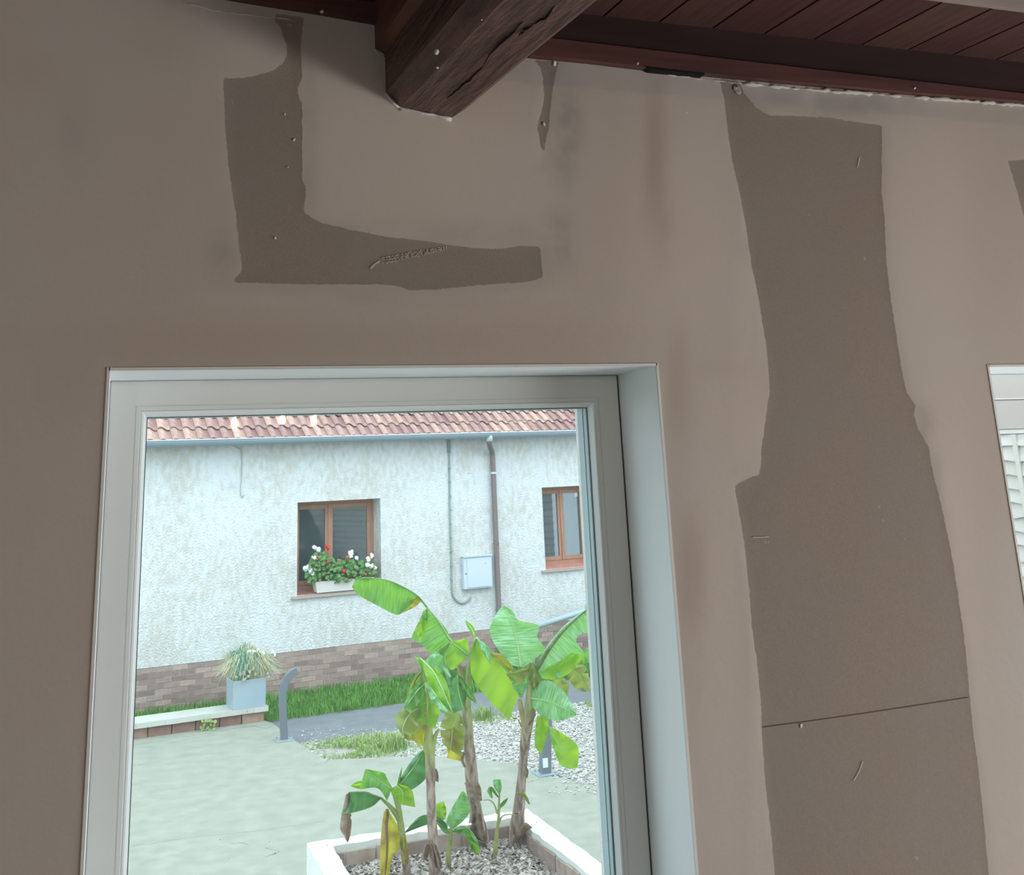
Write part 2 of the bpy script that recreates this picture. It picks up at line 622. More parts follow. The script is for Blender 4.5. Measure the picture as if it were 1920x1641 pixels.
def resample(pts, n):
    P = np.array(pts, float)
    if len(P) == 1:
        return np.repeat(P, n, 0)
    d = np.r_[0, np.cumsum(np.linalg.norm(np.diff(P, axis=0), axis=1))]
    t = np.linspace(0, d[-1], n)
    return np.stack([np.interp(t, d, P[:, k]) for k in range(P.shape[1])], 1)


def smooth_line(pts, n):
    """Catmull-Rom through the points"""
    P = np.array(pts, float)
    if len(P) < 3:
        return resample(P, n)
    Q = np.vstack([2 * P[0] - P[1], P, 2 * P[-1] - P[-2]])
    out = []
    for i in range(1, len(Q) - 2):
        for s in np.linspace(0, 1, 12, endpoint=False):
            a, b, c, d = Q[i - 1], Q[i], Q[i + 1], Q[i + 2]
            out.append(0.5 * ((2 * b) + (c - a) * s + (2 * a - 5 * b + 4 * c - d) * s * s + (3 * b - a - 3 * c + d) * s ** 3))
    out.append(P[-1])
    return resample(out, n)


def in_poly(px, py, poly):
    poly = np.array(poly)
    inside = np.zeros(px.shape, bool)
    n = len(poly)
    j = n - 1
    for i in range(n):
        xi, yi = poly[i]
        xj, yj = poly[j]
        c = ((yi > py) != (yj > py)) & (px < (xj - xi) * (py - yi) / (yj - yi + 1e-12) + xi)
        inside ^= c
        j = i
    return inside


# =================================================================== THE ROOM
FLOOR_Z = 1.38
XL, XR, YB = -2.4, 4.2, -5.0
CZ = 3.985                                        # ceiling height at the window wall
CSL = 0.05                                        # the ceiling rises a little towards the window wall
WT = 0.45                                         # wall thickness
W1 = (-0.028, 1.036, 2.08, 3.2145)
W2 = (1.899, 2.963, 2.08, 3.205)


def wall_with_holes(name, mapf, a0, a1, b0, b1, holes, t0, t1, m, parent=None):
    """slab in (a,b) with rectangular holes, thickness t0..t1, mapf(a,b,t)->world"""
    mb = MB()
    As = sorted({a0, a1, *[h[0] for h in holes], *[h[1] for h in holes]})
    Bs = sorted({b0, b1, *[h[2] for h in holes], *[h[3] for h in holes]})

    def solid(i, j):
        if i < 0 or j < 0 or i >= len(As) - 1 or j >= len(Bs) - 1:
            return False
        ca, cb = (As[i] + As[i + 1]) / 2, (Bs[j] + Bs[j + 1]) / 2
        return not any(h[0] < ca < h[1] and h[2] < cb < h[3] for h in holes)
    for i in range(len(As) - 1):
        for j in range(len(Bs) - 1):
            if not solid(i, j):
                continue
            p, q, r, s = As[i], As[i + 1], Bs[j], Bs[j + 1]
            for t in (t0, t1):
                mb.quad(mapf(p, r, t), mapf(q, r, t), mapf(q, s, t), mapf(p, s, t))
            if not solid(i - 1, j):
                mb.quad(mapf(p, r, t0), mapf(p, s, t0), mapf(p, s, t1), mapf(p, r, t1))
            if not solid(i + 1, j):
                mb.quad(mapf(q, r, t0), mapf(q, s, t0), mapf(q, s, t1), mapf(q, r, t1))
            if not solid(i, j - 1):
                mb.quad(mapf(p, r, t0), mapf(q, r, t0), mapf(q, r, t1), mapf(p, r, t1))
            if not solid(i, j + 1):
                mb.quad(mapf(p, s, t0), mapf(q, s, t0), mapf(q, s, t1), mapf(p, s, t1))
    return mb.build(name, m, parent)


wall_front = wall_with_holes('wall_front', lambda a, b, t: (a, t, b), XL - 0.2, XR + 0.2, -0.1, 4.5, [W1, W2], 0.004, WT, M_RENDER_OUT)
tag(wall_front, 'plasterboard window wall with beige filler and bare taupe patches', kind='structure')

# ---- plaster skin: filler coat with bare board showing through, drawn from signed distances
Z5 = lambda L: [(x / 2.4 + 350, y / 2.4) for x, y in L]
Z6 = lambda L: [(x / 2.087 + 1000, y / 2.087) for x, y in L]
Z7 = lambda L: [(x / 1.673 + 1100, y / 1.673 + 660) for x, y in L]
PATCHES = [
    Z5([(395, 60), (530, 78), (525, 95), (515, 200), (520, 350), (498, 400), (503, 440), (520, 465), (520, 600), (520, 800), (540, 860), (525, 955), (600, 1000), (740, 1035), (900, 1065), (1050, 1082), (1200, 1105), (1330, 1120), (1440, 1118), (1500, 1105), (1590, 1110), (1605, 1245), (1540, 1268), (1300, 1285), (1150, 1300), (1000, 1305), (930, 1285), (850, 1280), (600, 1280), (350, 1275), (205, 1270), (250, 1215), (235, 1100), (220, 950), (205, 850), (190, 760), (175, 600), (165, 350), (220, 352), (290, 345), (370, 325), (430, 290), (452, 250), (450, 200), (430, 150), (418, 110), (400, 98)]),
    Z5([(1560, 268), (1678, 278), (1660, 340), (1640, 450), (1630, 570), (1615, 640), (1605, 735), (1590, 640), (1578, 570), (1592, 520), (1610, 450), (1605, 350), (1590, 300)]),
    Z6([(728, 305), (750, 400), (760, 500), (780, 630), (810, 760), (835, 900), (855, 1040)]) + [(1425, 570), (1437, 650), (1442, 696), (1444, 732), (1435, 791), (1427.6, 845), (1426, 890), (1412, 893), (1399, 899), (1384, 906), (1377, 914), (1387, 965), (1396, 1019), (1405, 1108), (1411, 1180), (1420, 1246), (1427.5, 1317), (1429, 1377), (1435, 1467), (1444, 1539), (1453, 1641), (1462, 1720), (1475, 1850), (1880, 1850), (1862, 1720), (1854, 1641), (1847, 1557), (1838, 1467), (1826, 1377), (1817, 1288), (1811, 1216), (1796, 1108), (1781, 1019), (1763.5, 941), (1748.5, 881), (1742.6, 839), (1721.6, 803.5), (1712.7, 773.6), (1718.6, 761.6), (1700.7, 737.7), (1691.8, 696), (1685.8, 660), (1672, 570), (1663, 500), (1659, 412), (1653, 354.6), (1654, 287.5), (1654, 235), (1599, 227.6), (1551, 220), (1503, 218), (1441, 215.6), (1417, 201), (1398, 177), (1383, 150)],
    [(1890, 302), (1960, 297), (2050, 320), (2080, 700), (2010, 640), (1960, 500), (1935, 440), (1920, 405), (1905, 350)],
]
BLOBS = [  # px x, px y, sigma x, sigma y, amount, kind: grey smear, tan, pale
    (1066, 240, 22, 70, 0.9, 'grey'), (1056, 300, 20, 50, 0.6, 'grey'), (1048, 450, 24, 42, 0.8, 'grey'),
    (1228, 290, 17, 110, 0.85, 'tan'), (1232, 200, 16, 60, 0.4, 'tan'), (1246, 430, 12, 50, 0.4, 'grey'),
    (420, 475, 26, 40, 0.55, 'grey'), (145, 250, 26, 60, 0.3, 'grey'), (120, 700, 60, 70, 0.28, 'tan'),
    (1272, 715, 18, 80, 0.6, 'tan'), (1296, 1080, 20, 80, 0.7, 'tan'), (1590, 200, 90, 22, 0.7, 'grey'),
    (1440, 190, 40, 20, 0.5, 'grey'), (1735, 800, 14, 40, 0.6, 'grey'), (1755, 900, 10, 50, 0.45, 'grey'),
    (640, 430, 70, 14, 0.4, 'grey'), (900, 440, 120, 22, 0.35, 'grey'), (720, 555, 260, 16, 0.3, 'grey'),
    (585, 250, 10, 120, 0.35, 'grey'), (1400, 600, 30, 220, 0.5, 'pale'), (1400, 800, 34, 90, 0.5, 'pale'),
    (1420, 1300, 14, 400, 0.35, 'pale'), (780, 270, 130, 70, 0.35, 'pale'), (1700, 420, 40, 200, 0.25, 'pale'),
    (1519, 185, 10, 16, 0.8, 'pale'), (790, 270, 215, 170, 0.6, 'pale'), (1290, 430, 90, 280, 0.5, 'pale'), (1770, 1200, 46, 520, 0.5, 'pale'), (1345, 1100, 40, 500, 0.4, 'pale'), (1740, 420, 70, 240, 0.45, 'pale'), (640, 645, 480, 34, 0.35, 'tan'), (300, 70, 60, 40, 0.25, 'tan'), (60, 130, 40, 30, 0.2, 'tan'), (470, 90, 45, 45, 0.3, 'pale'),
    (715, 110, 12, 60, 0.5, 'grey'), (1090, 690, 300, 16, 0.25, 'tan'), (520, 560, 110, 12, 0.35, 'pale'), (900, 555, 150, 12, 0.3, 'pale'),
]


def seg_dist(X, Z, poly):
    d = np.full(X.shape, 1e9)
    n = len(poly)
    for i in range(n):
        a = poly[i]
        b = poly[(i + 1) % n]
        ab = b - a
        t = np.clip(((X - a[0]) * ab[0] + (Z - a[1]) * ab[1]) / (ab @ ab + 1e-12), 0, 1)
        d = np.minimum(d, np.hypot(X - a[0] - t * ab[0], Z - a[1] - t * ab[1]))
    return d


def plaster_skin():
    st = 0.008

    def axis(lo, hi, cuts):
        base = list(np.arange(lo, hi, st))
        base = [b for b in base if all(abs(b - c) > st * 0.4 for c in cuts)]
        return np.array(sorted(set(base + list(cuts) + [hi])))
    xs = axis(-1.1, 3.4, [W1[0], W1[1], W2[0], W2[1]])
    zs = axis(1.9, 4.02, [W1[3], W2[3], W1[2]])
    X, Z = np.meshgrid(xs, zs)
    sdf = np.full(X.shape, 1.0)
    owner = np.full(X.shape, -1)
    for k, pp in enumerate(PATCHES):
        poly = np.array([onwall(*p)[[0, 2]] for p in pp])
        d = seg_dist(X, Z, poly)
        ins = in_poly(X, Z, poly)
        s = np.where(ins, -d, d)
        owner = np.where(s < sdf, k, owner)
        sdf = np.minimum(sdf, s)
    # pixel coordinates of each grid point, for the smears
    V = np.stack([X - CAM[0], 0 - CAM[1] + 0 * X, Z - CAM[2]], -1)
    zc = V @ FW
    PX = PPX + F_PX * (V @ RT) / zc
    PY = PPY - F_PX * (V @ UP) / zc
    ch = {'grey': np.zeros(X.shape), 'tan': np.zeros(X.shape), 'pale': np.zeros(X.shape)}
    for x, y, sx, sy, a, k in BLOBS:
        ch[k] = np.maximum(ch[k], a * np.exp(-0.5 * (np.abs((PX - x) / sx) ** 2.6 + np.abs((PY - y) / sy) ** 2.6)))
    cov = 1 / (1 + np.exp(-sdf / 0.004))
    Yd = 0.0016 - 0.0016 * cov                     # filler stands proud of the bare board
    nz, nx = X.shape
    cx, cz = (X[:-1, :-1] + X[1:, 1:]) / 2, (Z[:-1, :-1] + Z[1:, 1:]) / 2
    hole = np.zeros(cx.shape, bool)
    for h in (W1, W2):
        hole |= (cx > h[0]) & (cx < h[1]) & (cz > h[2]) & (cz < h[3])
    cs = (sdf[:-1, :-1] + sdf[1:, 1:]) / 2
    co = np.where(cs < 0, owner[:-1, :-1], -1)
    idx = np.arange(nz * nx).reshape(nz, nx)
    P = np.stack([X, Yd, Z], -1).reshape(-1, 3)
    at = {'bare': sdf.reshape(-1), **{k: v.reshape(-1) for k, v in ch.items()}}

    def emit(name, mask):
        q = np.stack([idx[:-1, :-1][mask], idx[:-1, 1:][mask], idx[1:, 1:][mask], idx[1:, :-1][mask]], -1)
        used, invx = np.unique(q, return_inverse=True)
        me = bpy.data.meshes.new(name)
        me.from_pydata(P[used].tolist(), [], invx.reshape(-1, 4).tolist())
        for k, v in at.items():
            a = me.attributes.new(k, 'FLOAT', 'POINT')
            a.data.foreach_set('value', v[used].astype(np.float32))
        me.polygons.foreach_set('use_smooth', [True] * len(me.polygons))
        me.materials.append(PLASTER)
        o = bpy.data.objects.new(name, me)
        COL.objects.link(o)
        o.parent = wall_front
        return o
    emit('filler_coat', (co == -1) & ~hole)
    labs = ['bare brown L-shaped patch of plasterboard beside the beam', 'thin bare wedge of plasterboard right of the beam',
            'tall bare taupe strip of plasterboard between the windows', 'bare patch at the far right edge']
    for k in range(len(PATCHES)):
        o = emit('bare_board', (co == k) & ~hole)
        o['label'] = labs[k]


def plaster_mat():
    m = bpy.data.materials.new('filler_and_plasterboard')
    m.use_nodes = True
    nt = m.node_tree
    b = nt.nodes['Principled BSDF']
    b.inputs['Roughness'].default_value = 0.92
    b.inputs['Specular IOR Level'].default_value = 0.15
    geo = nt.nodes.new('ShaderNodeNewGeometry')

    def noise(scale, detail=3, stretch=(1, 1, 1)):
        mp = nt.nodes.new('ShaderNodeMapping')
        mp.inputs['Scale'].default_value = stretch
        nt.links.new(geo.outputs['Position'], mp.inputs['Vector'])
        n = nt.nodes.new('ShaderNodeTexNoise')
        n.inputs['Scale'].default_value = scale
        n.inputs['Detail'].default_value = detail
        nt.links.new(mp.outputs['Vector'], n.inputs['Vector'])
        return n.outputs['Fac']

    def attr(k):
        a = nt.nodes.new('ShaderNodeAttribute')
        a.attribute_name = k
        return a.outputs['Fac']

    def math_(op, a, b_=None, c=None):
        n = nt.nodes.new('ShaderNodeMath')
        n.operation = op
        for i, x in enumerate((a, b_, c)):
            if x is None:
                continue
            if isinstance(x, (int, float)):
                n.inputs[i].default_value = x
            else:
                nt.links.new(x, n.inputs[i])
        return n.outputs[0]

    def mix(f, c1, c2):
        n = nt.nodes.new('ShaderNodeMixRGB')
        nt.links.new(f, n.inputs['Fac'])
        for s, c in (('Color1', c1), ('Color2', c2)):
            if isinstance(c, tuple):
                n.inputs[s].default_value = (*c, 1)
            else:
                nt.links.new(c, n.inputs[s])
        return n.outputs[0]

    def ramp(x, lo, hi):
        n = nt.nodes.new('ShaderNodeMapRange')
        n.inputs['From Min'].default_value = lo
        n.inputs['From Max'].default_value = hi
        nt.links.new(x, n.inputs['Value'])
        return n.outputs['Result']
    coat = mix(ramp(noise(2.2, 2), 0.4, 0.62), (0.478, 0.406, 0.350), (0.478, 0.420, 0.372))
    coat = mix(math_('MULTIPLY', ramp(noise(7, 4, (1, 1, 0.4)), 0.45, 0.75), 0.25), coat, (0.46, 0.40, 0.345))
    coat = mix(attr('pale'), coat, (0.60, 0.515, 0.45))
    coat = mix(math_('MULTIPLY', attr('grey'), ramp(noise(18, 4), 0.2, 0.6)), coat, (0.35, 0.315, 0.28))
    coat = mix(math_('MULTIPLY', attr('tan'), 0.8), coat, (0.38, 0.295, 0.225))
    bare = mix(ramp(noise(260, 2), 0.35, 0.65), (0.278, 0.222, 0.182), (0.30, 0.246, 0.206))
    bare = mix(math_('MULTIPLY', ramp(noise(3, 3), 0.4, 0.65), 0.5), bare, (0.275, 0.245, 0.215))
    bare = mix(math_('MULTIPLY', math_('GREATER_THAN', noise(45, 3), 0.725), 0.5), bare, (0.45, 0.41, 0.36))
    edge = math_('ADD', attr('bare'), math_('MULTIPLY', math_('SUBTRACT', noise(70, 4), 0.5), 0.006))
    edge = math_('ADD', edge, math_('MULTIPLY', math_('SUBTRACT', noise(14, 2), 0.5), 0.003))
    f = ramp(edge, 0.0006, -0.0006)
    # just outside the bare board the filler is feathered thin
    thin = math_('MULTIPLY', ramp(attr('bare'), 0.035, 0.0), ramp(noise(10, 3), 0.42, 0.75))
    coat = mix(math_('MULTIPLY', thin, 0.4), coat, (0.40, 0.345, 0.295))
    nt.links.new(mix(f, coat, bare), b.inputs['Base Color'])
    bp = nt.nodes.new('ShaderNodeBump')
    bp.inputs['Strength'].default_value = 0.12
    bp.inputs['Distance'].default_value = 0.01
    nt.links.new(noise(30, 5), bp.inputs['Height'])
    nt.links.new(bp.outputs['Normal'], b.inputs['Normal'])
    return m


PLASTER = plaster_mat()
plaster_skin()
# skin of the rest of the wall face, away from the view
mb = MB()
for a0, a1, b0, b1 in ((XL, -1.1, FLOOR_Z, 4.02), (3.4, XR, FLOOR_Z, 4.02), (-1.1, 3.4, FLOOR_Z, 1.9)):
    mb.quad((a0, 0.001, b0), (a1, 0.001, b0), (a1, 0.001, b1), (a0, 0.001, b1))
mb.build('filler_coat', mat('filler_plain', (0.52, 0.45, 0.385), rough=0.9), wall_front)

# pencil line, scratches and mesh-tape marks on the board
def wall_strip(pts, wdt, name, m, y=-0.0005):
    pts = [onwall(*p) for p in pts]
    mb = MB()
    for a, b in zip(pts[:-1], pts[1:]):
        d = b - a
        n = np.array([-d[2], 0, d[0]])
        n = n / np.linalg.norm(n) * wdt / 2
        o = np.array([0, y, 0])
        mb.hexa([a - n + o, b - n + o, b + n + o, a + n + o], [a - n, b - n, b + n, a + n])
    return mb.build(name, m, wall_front)


M_PENCIL = mat('pencil', (0.12, 0.10, 0.09), rough=0.8)
M_SCRATCH = mat('scratch_white', (0.60, 0.54, 0.48), rough=0.9)
wall_strip([(1430, 1364), (1500, 1355), (1600, 1341), (1700, 1326), (1816, 1308)], 0.0013, 'pencil_line', M_PENCIL)
wall_strip([(1618, 1427), (1611, 1447), (1601, 1464)], 0.0015, 'scratch', M_SCRATCH)
wall_strip([(1612, 295), (1608, 314)], 0.002, 'scratch', M_SCRATCH)
wall_strip([(1412, 1008), (1441, 1007)], 0.0016, 'scratch', M_SCRATCH)
wall_strip([(695, 504), (702, 496), (712, 490)], 0.003, 'scratch', M_SCRATCH)
mb = MB()
for i in range(42):
    t = i / 41
    for r_ in range(3):
        if random.random() < 0.25:
            continue
        x = 718 + t * 118 + random.uniform(-1.5, 1.5)
        y = 489 - t * 24 + (r_ - 1) * 5.5 * (1 - 0.5 * t) + random.uniform(-1, 1)
        p = onwall(x, y)
        mb.box(p[0] - 0.0011, p[0] + 0.0011, -0.0006, 0.001, p[2] - 0.0008, p[2] + 0.0008)
mb.build('mesh_tape_mark', M_SCRATCH, wall_front)
for x, y, r_ in ((1502, 1361, 0.004), (516, 446, 0.003), (534, 214, 0.003), (551, 262, 0.004), (540, 313, 0.002), (1287, 211, 0.002), (1383, 168, 0.012), (1378, 164, 0.009), (1039, 118, 0.007), (1020, 232, 0.005)):
    p = onwall(x, y)
    MB().blob((p[0], 0.0, p[2]), r_ * 0.7, 7, 5, 0.5, (1, 0.3, 1.3)).build('plaster_speck', M_SPECK if r_ < 0.009 else PLASTER, wall_front, smooth=True)

# ---- ragged filler bead where the plaster meets trim and beam
def bead(px, r0, name, m, step=0.012):
    pts = resample([onwall(*p) for p in px], max(3, int(np.linalg.norm(onwall(*px[0]) - onwall(*px[-1])) / step)))
    rr = [r0 * (random.uniform(0.6, 1.5) if random.random() < 0.7 else 0.12) for _ in pts]
    pts = [p + np.array([0, -0.001, random.uniform(-0.0015, 0.0015)]) for p in pts]
    MB().tube(pts, rr, 6).build(name, m, wall_front, smooth=True)


M_BEAD = mat('filler_bead_white', (0.62, 0.57, 0.51), rough=0.9)
bead([(1390, 157), (1500, 167), (1650, 178), (1800, 189), (1930, 199)], 0.0045, 'filler_bead', M_BEAD)
bead([(1195, 128), (1260, 141), (1340, 152), (1390, 157)], 0.0016, 'filler_bead', M_BEAD)
bead([(703, 92), (708, 103), (720, 106)], 0.003, 'filler_bead', M_SPECK)
bead([(723, 176), (735, 192), (749, 205)], 0.0025, 'filler_bead', M_SPECK)
bead([(749, 205), (790, 212), (820, 217), (846, 224)], 0.0035, 'filler_bead', M_SPECK)
bead([(350, 6), (420, 24), (500, 32), (560, 40)], 0.0012, 'filler_bead', M_BEAD)

# ---- window reveals
def reveal(W, yf=0.185):
    x0, x1, z0, z1 = W
    mb = MB()
    e = 0.0015
    mb.box(x0 - 0.001, x0 + e, -0.001, yf + 0.07, z0, z1)
    mb.box(x1 - e, x1 + 0.001, -0.001, yf + 0.07, z0, z1)
    mb.box(x0, x1, -0.001, yf + 0.07, z1 - e, z1 + 0.001)
    mb.box(x0, x1, -0.02, yf + 0.07, z0 - 0.02, z0 + e)
    mb.build('window_reveal', M_REVEAL, wall_front)
    # bright corner bead along the arris
    mb = MB()
    mb.box(x0 - 0.003, x0 + 0.002, -0.002, 0.003, z0, z1 + 0.003)
    mb.box(x1 - 0.002, x1 + 0.003, -0.002, 0.003, z0, z1 + 0.003)
    mb.box(x0, x1, -0.002, 0.003, z1 - 0.002, z1 + 0.003)
    mb.build('corner_bead', M_SPECK, wall_front)


reveal(W1)
reveal(W2)


# ---- windows
def ring(mb, outer, inner, y0, y1, inner1=None):
    """rectangular frame between outer and inner rectangles (x0,x1,z0,z1) from depth y0 to y1"""
    o = [(outer[0], outer[2]), (outer[1], outer[2]), (outer[1], outer[3]), (outer[0], outer[3])]
    i = [(inner[0], inner[2]), (inner[1], inner[2]), (inner[1], inner[3]), (inner[0], inner[3])]
    j = i if inner1 is None else [(inner1[0], inner1[2]), (inner1[1], inner1[2]), (inner1[1], inner1[3]), (inner1[0], inner1[3])]
    n0 = len(mb.v)
    for L, y in ((o, y0), (i, y0), (o, y1), (j, y1)):
        mb.v += [(q[0], y, q[1]) for q in L]
    for k in range(4):
        n = (k + 1) % 4
        for a, b in ((0, 4), (4, 12), (12, 8), (8, 0)):
            mb.f.append((n0 + a + k, n0 + a + n, n0 + b + n, n0 + b + k))
    return mb


def inset(R, d):
    return (R[0] + d, R[1] - d, R[2] + d, R[3] - d)


def make_window(name, W, label, sash):
    x0, x1, z0, z1 = W
    wd = root(name, ((x0 + x1) / 2, 0.22, z0), label=label, kind='structure')
    yf = 0.185
    O = (x0 + 0.0018, x1 - 0.005, z0 + 0.002, z1 - 0.0018)
    if sash:
        A = inset(O, 0.064)
        B = inset(A, 0.075)
        ring(MB(), O, A, yf, 0.25).build('frame', M_PVC, wd, bevel=0.003)
        ring(MB(), inset(A, 0.0006), B, yf + 0.004, 0.26).build('sash', M_PVC, wd, bevel=0.004)
    else:
        B = (0.032, 0.972, z0 + 0.06, 3.1545)
        ring(MB(), O, B, yf, 0.262).build('frame', M_PVC, wd, bevel=0.003)
        # fine groove line running round the frame
        ring(MB(), inset(B, -0.0105), inset(B, -0.0095), yf - 0.0004, yf + 0.002).build('groove', mat('groove_grey', (0.52, 0.54, 0.53), rough=0.6), wd)
    C = inset(B, 0.010)
    ring(MB(), B, inset(B, 0.004), yf + 0.001, yf + 0.018, C).build('glazing_bead', mat('white_bead', (0.82, 0.86, 0.86), rough=0.35, spec=0.4), wd)
    ring(MB(), inset(B, -0.004), inset(C, 0.0015), yf + 0.018, yf + 0.022).build('gasket', M_GASKET, wd)
    ring(MB(), inset(B, -0.004), inset(C, -0.002), yf + 0.046, yf + 0.049).build('gasket', M_GASKET, wd)
    ring(MB(), inset(B, -0.004), inset(C, 0.0005), yf + 0.026, yf + 0.042).build('spacer', M_SPACER, wd)
    ring(MB(), inset(B, -0.004), inset(C, -0.0005), yf + 0.049, yf + 0.078).build('outer_lip', M_SPACER, wd)
    MB().box(B[0] - 0.004, B[1] + 0.004, yf + 0.022, yf + 0.046, B[2] - 0.004, B[3] + 0.004).build('pane', M_GLASS, wd)
    # dusty specks and dried rain spots on the outer face
    ds = MB()
    for k in range(420 if not sash else 60):
        px_, pz_ = random.uniform(B[0] + 0.02, B[1] - 0.02), B[3] - (B[3] - B[2]) * random.random() ** 1.5
        r_ = random.choice((0.0005, 0.0006, 0.0007, 0.0011))
        n0 = len(ds.v)
        ds.v += [(px_ + r_ * math.cos(a * 1.0472), yf + 0.0466, pz_ + r_ * math.sin(a * 1.0472)) for a in range(6)] + [(px_, yf + 0.0472, pz_)]
        ds.f += [(n0 + a, n0 + (a + 1) % 6, n0 + 6) for a in range(6)]
    dso = ds.build('dust_specks', mat('dust_white', (0.75, 0.8, 0.8), rough=0.9), wd)
    dso['kind'] = 'stuff'
    if not sash:
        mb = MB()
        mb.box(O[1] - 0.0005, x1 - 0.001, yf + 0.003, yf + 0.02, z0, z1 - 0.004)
        mb.build('seal_gap_shadow', mat('seal_shadow', (0.07, 0.075, 0.07), rough=0.9), wd)  # dark strip standing in for the shadow between frame and reveal
    return wd


make_window('window_1', W1, 'white plastic window looking onto the courtyard', False)
make_window('window_2', W2, 'white plastic window partly seen at the right edge', True)

# ---- other walls, floor
wall_left = MB().box(XL - 0.2, XL, YB - 0.2, 0.004, 0, 4.5).build('wall_left', M_ROOM)
tag(wall_left, kind='structure')
wall_right = wall_with_holes('wall_right', lambda a, b, t: (t, a, b), YB - 0.2, 0.004, 0, 4.5, [(-3.9, -0.5, 1.40, 2.36)], XR, XR + 0.2, M_ROOM)
tag(wall_right, kind='structure')
wall_back = wall_with_holes('wall_back', lambda a, b, t: (a, t, b), XL, XR, 0, 4.5, [(-1.8, -1.0, 1.55, 3.66)], YB - 0.2, YB, M_ROOM)
tag(wall_back, kind='structure')
floor = MB().box(XL, XR, YB, 0.004, FLOOR_Z - 0.2, FLOOR_Z).build('floor', M_FLOOR)
tag(floor, kind='structure')

# ---- ceiling of boards running towards the window wall
def cz(y):
    return CZ + CSL * y


mb = MB()
mb.hexa([(XL, YB, cz(YB) + 0.02), (XR, YB, cz(YB) + 0.02), (XR, 0.004, cz(0) + 0.02), (XL, 0.004, cz(0) + 0.02)],
        [(XL, YB, 4.5), (XR, YB, 4.5), (XR, 0.004, 4.5), (XL, 0.004, 4.5)])
ceiling = mb.build('ceiling', M_DARKBOARD)
tag(ceiling, 'dark mahogany-stained plank ceiling', kind='structure')
pw = 0.138
x = 1.241 - pw * 26
pme = None
while x < XR - 0.02:
    a, b = max(x + 0.003, XL), min(x + pw - 0.003, XR)
    if b - a > 0.02:
        if b - a > pw - 0.008 and pme:
            instance('ceiling_plank', pme, ceiling, (x, 0, 0))
        else:
            mb = MB()
            lo = [(a - x, YB, cz(YB)), (b - x, YB, cz(YB)), (b - x, -0.002, cz(0)), (a - x, -0.002, cz(0))]
            mb.hexa(lo, [(p[0], p[1], p[2] + 0.021) for p in lo])
            o = mb.build('ceiling_plank', M_PLANK, ceiling, bevel=0.0025)
            o.location.x = x
            if b - a > pw - 0.008:
                pme = o.data
    x += pw
# mouldings along the top of the wall
def wall_prism(px, y0, name, m):
    """outline on the wall face brought forward into the room by y0"""
    pts = [onwall(*p) for p in px]
    return MB().prism([(p[0], 0.0, p[2]) for p in pts], (0, -y0, 0)).build(name, m)


t1 = wall_prism([(990, 109.5), (1100, 120), (1195, 131.5), (1206, 133), (1340, 146), (1500, 161), (1700, 178.5), (1920, 196), (2100, 214), (2700, 268), (2700, 242), (1920, 182), (1460, 129.5), (1029, 79), (990, 74)], 0.022, 'trim_1', M_WOODTRIM)
tag(t1, 'reddish-brown wooden moulding along the wall top right of the beam', kind='structure')
t2 = wall_prism([(40, -55), (350, -12), (467, 8), (600, 29), (706, 48), (706, 14), (467, -14), (40, -90)], 0.022, 'trim_2', M_WOODTRIM)
tag(t2, 'reddish-brown wooden moulding along the wall top left of the beam', kind='structure')
mb = MB()
mb.box(XL, 0.452, -0.014, -0.0005, 3.945, 3.992)
mb.box(0.60, XR, -0.014, -0.0005, 3.900, 3.992)
t3 = mb.build('trim_3', M_DARKBOARD)  # coloured darker than the moulding and the planks
tag(t3, 'dark brown board between moulding and ceiling planks', kind='structure')
gp = [onwall(*q) for q in ((1198, 130), (1212, 136.5), (1260, 141.5), (1312, 146.5), (1312, 143), (1206, 131))]
MB().prism([(q[0], 0.0, q[2]) for q in gp], (0, -0.0225, 0)).build('gap_shadow', mat('gap_shadow_black', (0.01, 0.008, 0.007), rough=1), t1)  # black sliver put in as the shadow in the gap under the moulding
for x, y in ((600, 30), (1187, 126), (1703, 171), (395, -2)):
    p = onwall(x, y)
    MB().blob((p[0], -0.022, p[2]), 0.0035, 6, 4, 0.5).build('plaster_speck', M_SPECK, t1 if x > 800 else t2, smooth=True)

# ---- ceiling beam, running from the window wall towards the viewer
BS = 0.088
bprof = [onwall(723.5, 60), onwall(723.5, 174), onwall(748.7, 202.8), onwall(847, 221)]
prof = [(p[0], p[2]) for p in bprof]
prof += [(0.640, prof[3][1] + 0.022), (0.652, 3.99), (prof[0][0], 3.99)]
prof = prof[1:]
beam = root('ceiling_beam', (0.56, 0, 3.73), label='thick dark brown chamfered timber beam coming through the window wall', cat='beam')
mb = MB()
ys = np.linspace(0.06, -4.95, 40)
n = len(prof)
for yi in ys:
    for k, (a, b) in enumerate(prof):
        wob = 0.0025 * math.sin(yi * 5 + k * 2.1) + 0.0015 * math.sin(yi * 13 + k)
        mb.v.append((a + wob, yi, b + BS * yi + wob * 0.7 if k < 5 else b))
for i in range(len(ys) - 1):
    for k in range(n):
        a, b = i * n + k, i * n + (k + 1) % n
        mb.f.append((a, b, b + n, a + n))
mb.f.append(tuple(range(n)))
mb.f.append(tuple(range(n * (len(ys) - 1), n * len(ys)))[::-1])
mb.build('timber', M_BEAM, beam)
M_CRACK = mat('beam_crack', (0.02, 0.01, 0.008), rough=1)


def on_beam(x, y):
    """point of the beam's underside seen at a pixel"""
    nrm = np.array([0.117, BS, -1.0])
    p3, p2 = np.array([prof[1][0], 0, prof[1][1]]), np.array([prof[2][0], 0, prof[2][1]])
    e1, e2 = p2 - p3, np.array([0, 1, BS])
    return hit(x, y, np.cross(e1, e2), p3)


